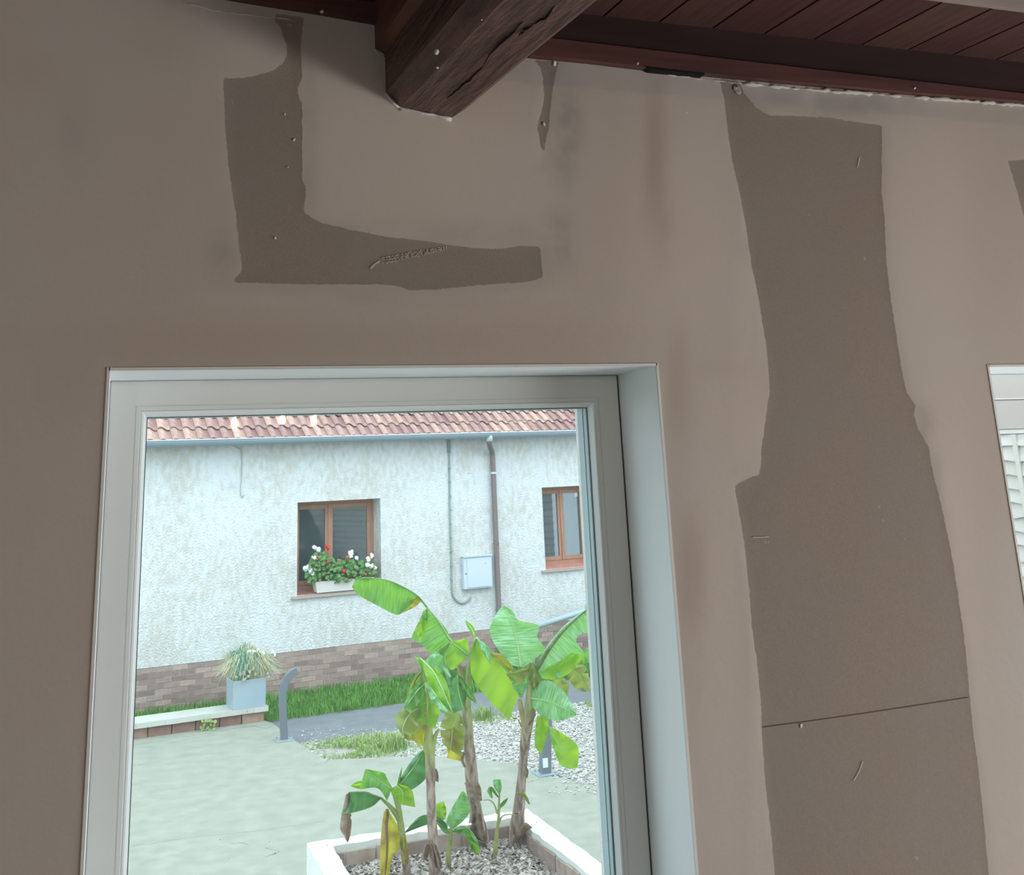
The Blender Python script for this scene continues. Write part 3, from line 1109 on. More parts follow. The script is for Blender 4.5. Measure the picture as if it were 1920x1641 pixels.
for pts in ([(1040, 10), (1024, 33), (1000, 45)], [(980, 40), (965, 58), (940, 80), (918, 100), (906, 122)], [(905, 125), (880, 150), (860, 165), (838, 185)], [(1000, 45), (985, 55), (972, 66)]):
    q = [on_beam(*p) + np.array([0, 0, -0.0006]) for p in resample(pts, 14) + rng.normal(0, 0.8, (14, 2))]
    MB().tube(q, [0.0006 + 0.0014 * math.sin(math.pi * i / 13) for i in range(14)], 5).build('crack', M_CRACK, beam)
for x, y, r_ in ((819, 97, 0.0048), (820, 126, 0.0024), (903, 36, 0.0015)):
    p = on_beam(x, y)
    MB().blob(p + np.array([0, 0, -0.001]), r_, 6, 4, 0.35).build('plaster_speck', M_SPECK, beam, smooth=True)

ra = root('rafter', (0.46, 0, 3.85), label='slim reddish batten beside the dark side of the thick beam', cat='beam')
mb = MB()
q0, q1, q2 = onwall(703.5, 91), onwall(726, 105), onwall(704, 20)
pr = [(q0[0], q0[2]), (q1[0], q1[2]), (q1[0] + 0.002, 3.985), (q2[0] - 0.004, 3.985)]
mb.hexa([(a, 0.002, b) for a, b in pr], [(a, -4.9, b - 4.9 * 0.055 if k < 2 else 3.985 - 4.9 * 0.05) for k, (a, b) in enumerate(pr)])
mb.build('timber', mat('reddish_batten', (0.12, 0.05, 0.035), (0.19, 0.08, 0.05), rough=0.5, scale=4, stretch=(9, 0.9, 9)), ra)

xb = root('cross_beam', (2.4, -0.87, 3.7), label='grey-brown cross beam under the planks at the top right corner', cat='beam')
mb = MB()
mb.box(0.655, XR, -0.98, -0.763, 3.70, 3.935)
mb.build('timber', mat('grey_lit_cross_beam', (0.20, 0.14, 0.125), (0.30, 0.225, 0.205), rough=0.5, scale=4, stretch=(0.9, 9, 9)), xb, bevel=0.006)  # lighter grey than the main beam: light from another source put into the colour

# ---- ceiling lamp whose three bulbs mirror in the pane
lamp = root('ceiling_lamp', (0.74, -3.2, cz(-3.2)), label='three-bulb pendant lamp mirrored in the window pane', cat='lamp')
MB().tube([(0.74, -3.2, cz(-3.2) - 0.03), (0.74, -3.2, cz(-3.2))], 0.06, 16).build('canopy', mat('lamp_black', (0.03, 0.03, 0.03), rough=0.4), lamp, smooth=False)
M_BULB = emit_mat('bulb_filament', (1.0, 0.78, 0.48), 70)
for tx, tz in ((0.094, 0.060), (0.136, 0.063), (0.165, 0.061)):
    L = 2.207 + 3.407
    p = np.array([tx * L, -3.2, 3.0 + tz * L])
    cb = MB().tube([(0.74, -3.2, cz(-3.2) - 0.025), (0.74 * 0.5 + p[0] * 0.5, -3.2, cz(-3.2) - 0.06), (p[0], -3.2, cz(-3.2) - 0.10), (p[0], -3.2, p[2] + 0.10)], 0.004, 6).build('cord', mat('lamp_black', (0.03, 0.03, 0.03)), lamp)
    MB().tube([(p[0], -3.2, p[2] + 0.05), (p[0], -3.2, p[2] + 0.10)], 0.016, 10).build('socket', MATS['lamp_black'], lamp)
    gb = MB().blob(p, 0.034, 12, 8, 0, (1, 1, 1.5)).build('bulb', M_BULBGLASS, lamp, smooth=True)
    mb = MB()
    for k in range(4):
        a = k * math.pi / 2
        mb.tube([(p[0] + 0.008 * math.cos(a), -3.2 + 0.008 * math.sin(a), p[2] - 0.03), (p[0] + 0.003 * math.cos(a), -3.2 + 0.003 * math.sin(a), p[2] + 0.03)], 0.0022, 5)
    mb.build('filament', M_BULB, gb)
    pl = bpy.data.lights.new('bulb_glow', 'POINT')
    pl.energy = 15
    pl.color = (1.0, 0.75, 0.48)
    pl.shadow_soft_size = 0.006
    po = bpy.data.objects.new('bulb_glow', pl)
    COL.objects.link(po)
    po.location = (p[0], -3.2, p[2] - 0.01)

# =================================================================== OUTSIDE
M_ROUGH = rough_render_mat()
M_PANE = dark_pane_mat()

# ---- house opposite
hs = root('farmhouse', house(2, 0, 0), HA, label='low white roughcast house with tiled roof and brick plinth across the path', cat='house')
HU0, HU1 = -6.0, 11.0
EAVE = (onhouse(273, 829.3, -0.44)[1] + onhouse(1079.7, 804.4, -0.44)[1]) / 2 - 0.036
OW1 = (0.45, 1.83, 1.395, 2.786)
OW2 = (4.832, 5.84, 1.455, 2.825)
PLZ = 0.60
SO = 2.0                                           # the empty sits at u = 2


def hl(u, v, z):
    """house coordinates -> local coordinates of the house empty"""
    return (u - SO, v, z)


hw = wall_with_holes('wall', lambda a, b, t: house(a, t, b), HU0, HU1, PLZ, EAVE + 0.05, [OW1, OW2], 0.0, 0.42, M_ROUGH, hs)
# plinth: mortar backing with single bricks standing proud
pb = MB().box(HU0, HU1, -0.008, 0.40, -0.15, PLZ - 0.004, T=house).build('plinth', M_MORTAR, hs)
BL, BH, CO = 0.225, 0.075, 8
bm0 = MB().box(0, BL - 0.010, -0.010, 0.03, 0, BH - 0.010)
brick_me = bm0.mesh('brick')
brick_me.materials.append(M_BRICK)
rest = MB()
cells = []
for c in range(CO):
    u = HU0 + (0.1125 if c % 2 else 0)
    while u < HU1 - BL:
        cells.append((u, c))
        u += BL
vis = [q for q in cells if -2.35 < q[0] < 5.75]
vis = sorted(vis, key=lambda q: abs(q[0] - 1.2))[:296]
vs = set(vis)
for u, c in cells:
    z = c * BH + 0.006
    if (u, c) in vs:
        instance('brick', brick_me, pb, (*hl(u, random.uniform(-0.006, 0.002) - 0.004, z),))
    else:
        rest.box(u, u + BL - 0.01, -0.014, 0.02, z, z + BH - 0.010, T=house)
rb = rest.build('brickwork', M_BRICK, pb)
rb['kind'] = 'stuff'

# ---- roof of pantiles
RS = math.radians(36)
TW, TE = 0.185, 0.33
OV = 0.30                                          # eaves overhang
ez0 = EAVE + 0.035


def roofpt(u, s, h):
    """u along eaves, s up the slope, h above the slope"""
    v = -OV + s * math.cos(RS) - h * math.sin(RS)
    z = ez0 + s * math.sin(RS) + h * math.cos(RS)
    return (u - SO, v, z)


def hloc(p):
    return house(p[0] + SO, p[1], p[2])


mb = MB()
mb.hexa([hloc(roofpt(HU0, 0.04, -0.09)), hloc(roofpt(HU1, 0.04, -0.09)), hloc(roofpt(HU1, 4.2, -0.09)), hloc(roofpt(HU0, 4.2, -0.09))],
        [hloc(roofpt(HU0, 0.04, -0.02)), hloc(roofpt(HU1, 0.04, -0.02)), hloc(roofpt(HU1, 4.2, -0.02)), hloc(roofpt(HU0, 4.2, -0.02))])
roof = mb.build('roof', mat('roof_underlay', (0.10, 0.07, 0.06), rough=1), hs)


def tile_pts(u0, s0):
    rows = []
    for s, lift in ((0.0, 0.034), (0.39, 0.0)):
        row = []
        for k in range(9):
            t = k / 8
            h = 0.030 * math.sin(2 * math.pi * (t * 0.92 + 0.04)) + 0.012
            row.append((u0 + t * (TW + 0.022), s0 + s, h + lift))
        rows.append(row)
    return rows


def tile_mesh(mb, u0, s0, conv):
    top = tile_pts(u0, s0)
    n = len(mb.v)
    th = 0.016
    for dh in (0, -th):
        for row in top:
            mb.v += [tuple(conv(u, s, h + dh)) for u, s, h in row]
    K = 9
    for k in range(K - 1):
        mb.f.append((n + k, n + k + 1, n + K + k + 1, n + K + k))
        mb.f.append((n + 2 * K + k, n + 3 * K + k, n + 3 * K + k + 1, n + 2 * K + k + 1))
        mb.f.append((n + k, n + 2 * K + k, n + 2 * K + k + 1, n + k + 1))
    mb.f.append((n, n + K, n + 3 * K, n + 2 * K))
    mb.f.append((n + K - 1, n + 3 * K - 1, n + 4 * K - 1, n + 2 * K - 1))


tmb = MB()
tile_mesh(tmb, 0, 0, lambda u, s, h: (u, s * math.cos(RS) - h * math.sin(RS), s * math.sin(RS) + h * math.cos(RS)))
tile_me = tmb.mesh('roof_tile')
tile_me.materials.append(M_TILE)
rest = MB()
ntile = 0
for r_ in range(12):
    u = HU0
    while u < HU1 - TW:
        s = -0.06 + r_ * TE
        if r_ < 4 and -2.4 < u < 6.3:
            instance('roof_tile', tile_me, roof, tuple(np.array(roofpt(u, s, 0)) + (0, 0, random.uniform(-0.004, 0.004))), (random.uniform(-0.02, 0.02), 0, random.uniform(-0.012, 0.012)))
            ntile += 1
        else:
            tile_mesh(rest, u, s, lambda a, b, c: hloc(roofpt(a, b, c)))
        u += TW
rt = rest.build('roof_tiles', M_TILE, roof)
rt['kind'] = 'stuff'
# gutter
mb = MB()
sec = []
for k in range(9):
    a = math.pi + math.pi * k / 8
    sec.append((-OV - 0.065 + 0.072 * math.cos(a), EAVE + 0.030 + 0.092 * math.sin(a)))
for du in (HU0, HU1):
    for v, z in sec:
        mb.v.append(tuple(house(du, v, z)))
    for v, z in reversed(sec):
        mb.v.append(tuple(house(du, v * 1.0 + (0.004 if v < -OV - 0.065 else -0.004), z + 0.005)))
nn = 18
for k in range(nn):
    mb.f.append((k, (k + 1) % nn, nn + (k + 1) % nn, nn + k))
gut = mb.build('gutter', M_ZINC, hs, smooth=False)
MB().tube([house(HU0, -OV - 0.137, EAVE + 0.033), house(HU1, -OV - 0.137, EAVE + 0.033)], 0.008, 8).build('gutter_rim', mat('zinc_bright', (0.62, 0.70, 0.74), rough=0.35, metal=0.1), gut)
MB().box(HU0, HU1, -OV + 0.01, 0.05, EAVE + 0.0, EAVE + 0.02, T=house).build('soffit', mat('soffit_board', (0.20, 0.16, 0.13), rough=0.9), hs)
MB().box(HU0, HU1, -0.015, 0.0, EAVE - 0.03, EAVE + 0.02, T=house).build('soffit_shade_strip', mat('soffit_shade_dark', (0.16, 0.13, 0.11), rough=0.9), hs)  # dark strip coloured as the shade under soffit and gutter


def house_window(O, rec, mull, label):
    u0, u1, z0, z1 = O
    mull = onhouse(*mull, rec - 0.02)[0]
    wn = MB()
    fw = 0.055
    z0f = z0 + 0.05
    for a, b, c, d in ((u0, u0 + fw, z0f, z1), (u1 - fw, u1, z0f, z1), (u0 + fw, u1 - fw, z1 - fw, z1), (u0 + fw, u1 - fw, z0f, z0f + 0.07)):
        wn.box(a, b, rec, rec + 0.07, c, d, T=house)
    win = wn.build('window', M_FRAMEWOOD, hs)
    win['label'] = label
    um = mull
    for a, b in ((u0 + fw, um), (um, u1 - fw)):
        st = 0.064
        mb = MB()
        for p, q, c, d in ((a, a + st, z0f + 0.07, z1 - fw), (b - st, b, z0f + 0.07, z1 - fw), (a + st, b - st, z1 - fw - st, z1 - fw), (a + st, b - st, z0f + 0.07, z0f + 0.07 + st)):
            mb.box(p, q, rec - 0.012, rec + 0.045, c, d, T=house)
        mb.build('casement', M_FRAMEWOOD, win, bevel=0.004)
        MB().box(a + st - 0.005, b - st + 0.005, rec + 0.012, rec + 0.03, z0f + 0.07 + st - 0.005, z1 - fw - st + 0.005, T=house).build('pane', M_PANE, win)
    MB().box(um - 0.014, um + 0.014, rec - 0.028, rec - 0.010, z0f + 0.08, z1 - fw, T=house).build('cover_strip', M_FRAMEWOOD, win)
    mb = MB()   # sloping tiled sill
    mb.hexa([house(u0, -0.02, z0 - 0.03), house(u1, -0.02, z0 - 0.03), house(u1, rec + 0.02, z0 - 0.03), house(u0, rec + 0.02, z0 - 0.03)],
            [house(u0, -0.02, z0 - 0.008), house(u1, -0.02, z0 - 0.008), house(u1, rec + 0.02, z0 + 0.056), house(u0, rec + 0.02, z0 + 0.056)])
    mb.build('sill', M_SILLTILE, win)
    MB().box(u0 - 0.09, u1 + 0.09, -0.05, 0.0, z0 - 0.045, z0 - 0.010, T=house).build('sill_nosing', M_SILLEDGE, win)
    return win


house_window(OW1, 0.34, (617, 1010), 'square brown-framed window behind the flower box')
w2h = house_window(OW2, 0.26, (1053, 985), 'narrow brown-framed window right of the downpipe')
su, sz = onhouse(1080, 927, 0.26)
MB().box(su - 0.035, su + 0.035, 0.266, 0.272, sz - 0.04, sz + 0.04, T=house).build('sticker', M_STICKER, w2h)

# ---- things on the house wall
dp = root('downpipe', house(3.86, -0.07, 0), HA, label='brown rain downpipe between meter box and narrow window', cat='downpipe')
pth = [house(3.68, -0.36, EAVE - 0.03), house(3.69, -0.34, 3.62), house(3.72, -0.28, 3.57), house(3.85, -0.09, 3.45), house(3.862, -0.075, 3.38), house(3.865, -0.075, 2.5), house(3.87, -0.075, 0.25), house(3.88, -0.12, 0.12), house(3.89, -0.20, 0.06)]
MB().tube(smooth_line(pth[:5], 16).tolist() + [pth[5], pth[6], pth[7], pth[8]], 0.045, 12).build('pipe', M_DOWNPIPE, dp, smooth=True)
MB().tube([house(3.68, -0.362, EAVE), house(3.68, -0.361, EAVE - 0.06), house(3.685, -0.355, EAVE - 0.11)], [0.07, 0.055, 0.047], 12).build('outlet', mat('zinc_outlet', (0.52, 0.60, 0.63), rough=0.4), dp, smooth=True)
for zz, m_ in ((3.11, mat('zinc_bright', (0.6, 0.7, 0.7))), (1.95, M_DOWNPIPE), (0.9, M_DOWNPIPE)):
    MB().tube([house(3.866, -0.075, zz - 0.015), house(3.866, -0.075, zz + 0.015)], 0.053, 12).build('pipe_clip', m_, dp)

cp = root('conduit_pipe', house(3.1, -0.02, 0.9), HA, label='thin grey-green conduit with a hooked lower end on the white wall', cat='conduit')
ZZ2 = lambda L: [(x / 3.2 + 650, y / 3.2 + 680) for x, y in L]
cpts = [house(*np.array([onhouse(x, y, -0.02)[0], -0.02, onhouse(x, y, -0.02)[1]])) for x, y in ZZ2([(612, 470), (616, 560), (620, 900), (628, 1150), (631, 1350), (640, 1400), (662, 1432), (690, 1445), (722, 1435), (745, 1408)])]
MB().tube([cpts[0], cpts[1]] + smooth_line(cpts[2:], 24).tolist(), 0.016, 8).build('pipe', M_CONDUIT, cp, smooth=True)
MB().tube([house(*(onhouse(840, 822, -0.03)[0], -0.03, 3.72)), cpts[0], cpts[0] * 0.2 + cpts[1] * 0.8], 0.03, 8).build('sleeve', mat('conduit_sleeve', (0.20, 0.27, 0.27), rough=0.6), cp)
for t in np.linspace(0.1, 0.95, 9):
    q = cpts[1] * (1 - t) + cpts[4] * t
    MB().tube([q + (0, 0, -0.012), q + (0, 0, 0.012)], 0.021, 8).build('clip', mat('conduit_sleeve', (0.2, 0.27, 0.27)), cp)

mx = root('meter_box', house(3.5, -0.06, 1.27), HA, label='pale blue-white square meter box on the house wall left of the downpipe', cat='meter box')
MB().box(3.24, 3.76, -0.10, 0.0, 1.262, 1.765, T=house).build('body', M_METER, mx, bevel=0.01)
dr = MB().box(3.30, 3.735, -0.112, -0.10, 1.285, 1.74, T=house).build('door', M_METER, mx, bevel=0.005)
MB().tube([house(3.277, -0.106, 1.51), house(3.277, -0.098, 1.51)], 0.012, 10).build('lock', mat('lock_grey', (0.14, 0.18, 0.20)), mx)
MB().box(3.235, 3.765, -0.125, 0.0, 1.765, 1.785, T=house).build('rain_hood', mat('hood_grey', (0.55, 0.64, 0.66)), mx)

wi = root('hanging_wire', house(-0.3, -0.02, 2.9), HA, label='loose thin wire hanging from the gutter on the bare white wall', cat='wire')
ZZ1 = lambda L: [(x / 3.282 + 200, y / 3.282 + 680) for x, y in L]
wp = [house(onhouse(x, y, -0.02)[0], -0.02, onhouse(x, y, -0.02)[1]) for x, y in ZZ1([(765, 500), (790, 518), (815, 530), (830, 555), (829, 700), (824, 790), (832, 830), (846, 815)])]
MB().tube(smooth_line(wp, 40), 0.007, 6).build('wire', mat('wire_grey', (0.40, 0.43, 0.42)), wi, smooth=True)

# ---- flower box
fb = root('flower_box', house(1.22, 0.06, OW1[2]), HA, label='white window box of red and white geraniums on the house sill', cat='flower box')
Z8 = lambda x, y: (x / 6.8375 + 520, y / 6.8375 + 900)
bz = OW1[2] + 0.012
mb = MB()
mb.hexa([house(0.76, -0.03, bz), house(1.66, -0.03, bz), house(1.66, 0.15, bz + 0.012), house(0.76, 0.15, bz + 0.012)],
        [house(0.73, -0.05, bz + 0.17), house(1.69, -0.05, bz + 0.17), house(1.69, 0.17, bz + 0.17), house(0.73, 0.17, bz + 0.17)])
mb.build('trough', M_BOXWHITE, fb, bevel=0.008)
MB().box(0.75, 1.67, -0.03, 0.15, bz + 0.165, bz + 0.178, T=house).build('soil', M_MULCHBASE, fb)


def leaf_disc(mb, c, r, nrm):
    nrm = nrm / np.linalg.norm(nrm)
    a = np.cross(nrm, [0, 0, 1.0])
    a = a / (np.linalg.norm(a) + 1e-6)
    b = np.cross(nrm, a)
    n = len(mb.v)
    mb.v.append(tuple(c - nrm * r * 0.25))
    for k in range(7):
        an = 2 * math.pi * k / 7
        rr = r * (0.85 + 0.3 * (k % 2))
        mb.v.append(tuple(c + rr * (math.cos(an) * a + math.sin(an) * b)))
    for k in range(7):
        mb.f.append((n, n + 1 + k, n + 1 + (k + 1) % 7))


fm = MB()
hull = [(345, 1250), (390, 1120), (430, 1010), (500, 930), (600, 930), (660, 1000), (760, 1020), (850, 1040), (950, 1010), (1060, 1030), (1150, 1030), (1230, 1060), (1290, 1130), (1260, 1200), (1200, 1240), (1000, 1270), (880, 1310), (760, 1320), (640, 1310), (520, 1280), (470, 1340), (420, 1330)]
hp = np.array([Z8(*p) for p in hull])
cnt = 0
while cnt < 620:
    x, y = random.uniform(hp[:, 0].min(), hp[:, 0].max()), random.uniform(hp[:, 1].min(), hp[:, 1].max())
    if not in_poly(np.array([x]), np.array([y]), hp)[0]:
        continue
    v = random.uniform(-0.13, 0.14)
    u, z = onhouse(x, y, v)
    leaf_disc(fm, house(u, v, z), random.uniform(0.018, 0.038), np.array([random.uniform(-0.6, 0.6), -1, random.uniform(0.1, 1.2)]))
    cnt += 1
fo = fm.build('geranium_leaves', mat('geranium_leaf', (0.055, 0.17, 0.06), (0.17, 0.33, 0.10), rough=0.6, scale=14), fb)
fo['kind'] = 'stuff'
mb = MB()
for x, y in ((500, 930), (637, 930), (470, 1040), (945, 1010), (1160, 1060), (900, 1030), (1200, 1050)):
    u, z = onhouse(*Z8(x, y), -0.02)
    mb.tube([house(u, 0.03, bz + 0.16), house(u, -0.02, z + 0.03)], 0.005, 5)
mb.build('flower_stems', mat('stem_green', (0.14, 0.28, 0.08)), fb)
M_PW = mat('white_petal', (0.85, 0.88, 0.90), rough=0.7)
M_PR = mat('red_petal', (0.72, 0.03, 0.05), rough=0.6)
M_PS = mat('salmon_petal', (0.72, 0.16, 0.12), rough=0.6)


def flower_head(x, y, v, r, m, parent, nb=9):
    u, z = onhouse(x, y, v)
    c = house(u, v, z)
    mb = MB()
    for k in range(nb):
        d = np.array([random.gauss(0, 1), random.gauss(0, 1) - 0.5, random.gauss(0, 1)])
        d = d / np.linalg.norm(d) * r * 0.62
        mb.blob(c + d, r * 0.5, 6, 4, 0.2)
    return mb.build('flower', m, parent, smooth=True)


for x, y, r_ in ((480, 870, 0.042), (530, 895, 0.04), (470, 1000, 0.036), (370, 1130, 0.05), (430, 1170, 0.042), (455, 1205, 0.03), (945, 930, 0.05), (935, 975, 0.04), (1015, 1005, 0.034), (1205, 975, 0.042), (1160, 1020, 0.044), (1150, 1095, 0.042), (1200, 1100, 0.042), (1090, 1105, 0.026), (1255, 1130, 0.036), (1240, 1175, 0.024)):
    flower_head(*Z8(x, y), random.uniform(-0.12, -0.03), r_, M_PW, fb)
for x, y, r_ in ((637, 870, 0.042), (850, 1170, 0.034)):
    flower_head(*Z8(x, y), -0.10, r_, M_PR, fb)
for x, y, r_ in ((518, 988, 0.028), (805, 1030, 0.022), (900, 985, 0.032), (650, 1045, 0.03), (490, 1090, 0.024), (1130, 1210, 0.02)):
    flower_head(*Z8(x, y), -0.08, r_, M_PS, fb)

# ---- ground
def ground_slab(name, pts, ztop, th, m, label=None):
    mb = MB()
    mb.prism([(p[0], p[1], ztop) for p in pts], (0, 0, -th))
    o = mb.build(name, m)
    tag(o, label, kind='structure')
    return o


ground_slab('ground', [(-25, 0.2), (30, 0.2), (30, 34), (-25, 34)], -0.10, 0.1, M_SOIL, 'bare earth under the courtyard')
pat_px = [(497, 1353), (512, 1357), (524, 1366), (531, 1378), (548, 1386), (566, 1397), (588, 1413), (612, 1425), (640, 1424), (740, 1419), (850, 1420), (960, 1431), (1021, 1453), (1070, 1462), (1130, 1476)]
pat = [onground(*p)[:2] for p in pat_px]
lw = [house(-6, -1.64, 0)[:2], house(-0.43, -1.64, 0)[:2]]
patio = ground_slab('patio', lw + pat[1:] + [(14, 8.6), (14, WT + 0.01), (-12, WT + 0.01), (-12, lw[0][1])], 0.0, 0.12, M_CONCRETE, 'pale concrete courtyard slab')
road = ground_slab('road', [house(-8, -1.45, 0)[:2], house(12, -1.60, 0)[:2], house(12, -3.3, 0)[:2], house(3.7, -3.22, 0)[:2], house(0.9, -3.15, 0)[:2], house(-0.3, -3.05, 0)[:2], house(-8, -3.0, 0)[:2]], -0.045, 0.04, M_ASPHALT, 'dark grey asphalt path between house and gravel')
lawn = ground_slab('lawn_strip', [house(-8, -0.02, 0)[:2], house(12, -0.02, 0)[:2], house(12, -1.60, 0)[:2], house(-8, -1.45, 0)[:2]], -0.04, 0.05, M_GRASSBASE, 'grass strip along the foot of the house')
gv_px = [(560, 1391), (650, 1378), (750, 1364), (900, 1342), (1110, 1313), (1300, 1292), (1330, 1520), (1130, 1474), (1070, 1461), (1021, 1452), (960, 1430), (850, 1419), (740, 1418), (640, 1423), (612, 1424), (588, 1412)]
gv = np.array([onground(*p)[:2] for p in gv_px])
gb_ = ground_slab('gravel_bed', gv, -0.03, 0.05, M_GRAVELBASE, 'bed of pale stone chips beside the patio')

# shrinkage cracks in the slab
M_CRACKC = mat('concrete_crack', (0.20, 0.22, 0.19), rough=1)


def ground_line(px, wd, parent, z=0.0006):
    P = resample([onground(*p) for p in px], max(6, len(px) * 6))
    mb = MB()
    for i in range(len(P) - 1):
        a, b = P[i] + rng.normal(0, 0.006, 3) * (1, 1, 0), P[i + 1]
        d = b - a
        n = np.array([-d[1], d[0], 0])
        n = n / (np.linalg.norm(n) + 1e-9) * wd * random.uniform(0.3, 1)
        mb.hexa([a - n, b - n, b + n, a + n], [a - n + (0, 0, z), b - n + (0, 0, z), b + n + (0, 0, z), a + n + (0, 0, z)])
    mb.build('crack', M_CRACKC, parent)


for L, wd in (([(250, 1398), (400, 1373), (470, 1362), (520, 1358)], 0.007), ([(585, 1437), (612, 1430), (617, 1423)], 0.006), ([(245, 1588), (360, 1570), (470, 1560), (610, 1540)], 0.004),
              ([(497, 1590), (525, 1597), (510, 1604)], 0.006), ([(505, 1604), (518, 1600), (495, 1608)], 0.005), ([(960, 1470), (1000, 1465), (1035, 1454)], 0.007),
              ([(1060, 1455), (1100, 1478), (1125, 1486)], 0.006), ([(470, 1361), (500, 1366), (512, 1360)], 0.009), ([(430, 1583), (452, 1580), (465, 1584)], 0.005)):
    ground_line(L, wd, patio)

# stone chips
gmb = MB()


def chip(mb, p, s, flat=0.5):
    q = rng.normal(0, 1, (3, 3))
    q, _ = np.linalg.qr(q)
    sc = s * np.array([random.uniform(0.7, 1.3), random.uniform(0.5, 1.0), random.uniform(0.25, 0.6) * flat * 2])
    ax = q * sc
    n = len(mb.v)
    for k in range(3):
        mb.v.append((p[0] + ax[k][0], p[1] + ax[k][1], p[2] + ax[k][2]))
        mb.v.append((p[0] - ax[k][0], p[1] - ax[k][1], p[2] - ax[k][2]))
    for a in (0, 1):
        for b in (2, 3):
            for c in (4, 5):
                mb.f.append((n + a, n + b, n + c))


lo_, hi_ = gv.min(0), gv.max(0)
N = 34000
PXY = rng.uniform(lo_, hi_, (N, 2))
PXY = PXY[in_poly(PXY[:, 0], PXY[:, 1], gv)]
gpatch = [np.array([onground(*p)[:2] for p in L]) for L in ([(598, 1412), (625, 1385), (690, 1376), (745, 1372), (752, 1390), (735, 1412), (690, 1420), (615, 1421)], [(884, 1352), (905, 1340), (942, 1336), (948, 1344), (920, 1352)], [(1075, 1322), (1115, 1312), (1130, 1318), (1100, 1326)])]
inpatch = np.zeros(len(PXY), bool)
for g in gpatch:
    inpatch |= in_poly(PXY[:, 0], PXY[:, 1], g)
soil_zone = in_poly(PXY[:, 0], PXY[:, 1], np.array([onground(*p)[:2] for p in [(555, 1391), (650, 1376), (760, 1362), (745, 1420), (612, 1426)]]))
for (x, y), ip, sz_ in zip(PXY, inpatch, soil_zone):
    if ip and random.random() < 0.85 or sz_ and random.random() < 0.8:
        continue
    chip(gmb, (x, y, -0.025 + random.uniform(0, 0.02)), random.uniform(0.012, 0.026))
# a few stray chips on road and slab edge
for k in range(160):
    p = onground(random.uniform(560, 760), random.uniform(1360, 1400))
    chip(gmb, (p[0], p[1], -0.035), random.uniform(0.008, 0.018))
for k in range(60):
    p = onground(random.uniform(1030, 1120), random.uniform(1450, 1490))
    chip(gmb, (p[0], p[1], 0.008), random.uniform(0.01, 0.018))
gs = gmb.build('stone_chips', M_CHIP)
tag(gs, 'loose pale stone chips covering the gravel bed', 'gravel', kind='stuff')

# soil under the sparse end of the bed
mb = MB()
mb.prism([(*onground(*p)[:2], -0.024) for p in [(562, 1391), (650, 1378), (760, 1364), (748, 1417), (640, 1423), (612, 1424), (590, 1412)]], (0, 0, -0.01))
mb.build('soil_patch', M_SOIL, gb_)


def blade(mb, p, h, w_, lean):
    a = random.uniform(0, 2 * math.pi)
    d = np.array([math.cos(a), math.sin(a), 0])
    s = np.array([-d[1], d[0], 0]) * w_
    p = np.array(p)
    n = len(mb.v)
    m_ = p + d * lean * 0.35 + np.array([0, 0, h * 0.6])
    t = p + d * lean + np.array([0, 0, h])
    mb.v += [tuple(p - s), tuple(p + s), tuple(m_ + s * 0.7), tuple(m_ - s * 0.7), tuple(t)]
    mb.f += [(n, n + 1, n + 2, n + 3), (n + 3, n + 2, n + 4)]


mb = MB()
for k in range(26000):
    u = random.uniform(-2.6, 6.2)
    v = -1.62 + 1.60 * random.random()
    if v < -1.52 and random.random() < 0.5 or u < -0.38 and v < -1.15:
        continue
    p = house(u, v, -0.04)
    blade(mb, p, random.uniform(0.05, 0.13) * (1.3 if v > -0.25 else 1), 0.006, random.uniform(0.01, 0.07))
gr = mb.build('lawn_grass', M_GRASS)
tag(gr, 'bright green grass between house plinth and asphalt path', 'grass', kind='stuff')
mb = MB()
for g, cnt_ in zip(gpatch, (3600, 700, 400)):
    c_, e_ = g.mean(0), g.std(0) * 0.95
    for k in range(cnt_):
        x, y = c_ + rng.normal(0, 1, 2) * e_ * 0.9
        if not in_poly(np.array([x]), np.array([y]), gv)[0] or math.sin(x * 5.1 + y * 2) + math.sin(y * 7.3) < -0.9:
            continue
        blade(mb, (x, y, -0.03), random.uniform(0.02, 0.075), 0.005, random.uniform(0.01, 0.05))
for px_, cnt_ in (((742, 1400), 240), ((905, 1345), 160)):      # tufts
    c_ = onground(*px_)
    for k in range(cnt_):
        blade(mb, (c_[0] + random.gauss(0, 0.07), c_[1] + random.gauss(0, 0.07), -0.03), random.uniform(0.1, 0.2), 0.005, random.uniform(0.02, 0.12))
gr = mb.build('verge_grass', mat('verge_blade', (0.16, 0.31, 0.06), (0.36, 0.46, 0.17), rough=0.7, scale=9))
tag(gr, 'sparse low grass patch growing in the gravel by the patio', 'grass', kind='stuff')

# ---- low wall
lwr = root('low_wall', house(-1.5, -1.65, 0), HA, label='low brick kerb wall with white concrete cap at the patio edge', cat='low wall')
mb = MB()
rnd_b = [0.30, 0.31, 0.305, 0.09, 0.28, 0.30, 0.29, 0.07, 0.31]
MB().box(-4.4, -0.44, -1.60, -1.25, -0.02, 0.125, T=house).build('backing', M_MORTAR, lwr)
u = -0.445
M_KERB = mat('kerb_brick', (0.27, 0.165, 0.135), (0.34, 0.22, 0.18), rough=0.9, scale=14, rand=0.25)
k = 0
while u > -4.3:
    L_ = rnd_b[(k * 4 + 2) % 9]
    MB().box(u - L_ + 0.012, u, -1.645 + random.uniform(-0.006, 0.004), -1.59, -0.01, 0.122, T=house).build('brick', M_KERB, lwr, bevel=0.006)
    u -= L_
    k += 1
cap = MB()
us = np.linspace(-4.4, -0.40, 22)
for i in range(len(us) - 1):
    z = 0.125
    cap.box(us[i], us[i + 1], -1.70 + 0.006 * math.sin(i * 2.1), -1.22, z, 0.188, T=house)
cap.build('cap', M_CAP, lwr)
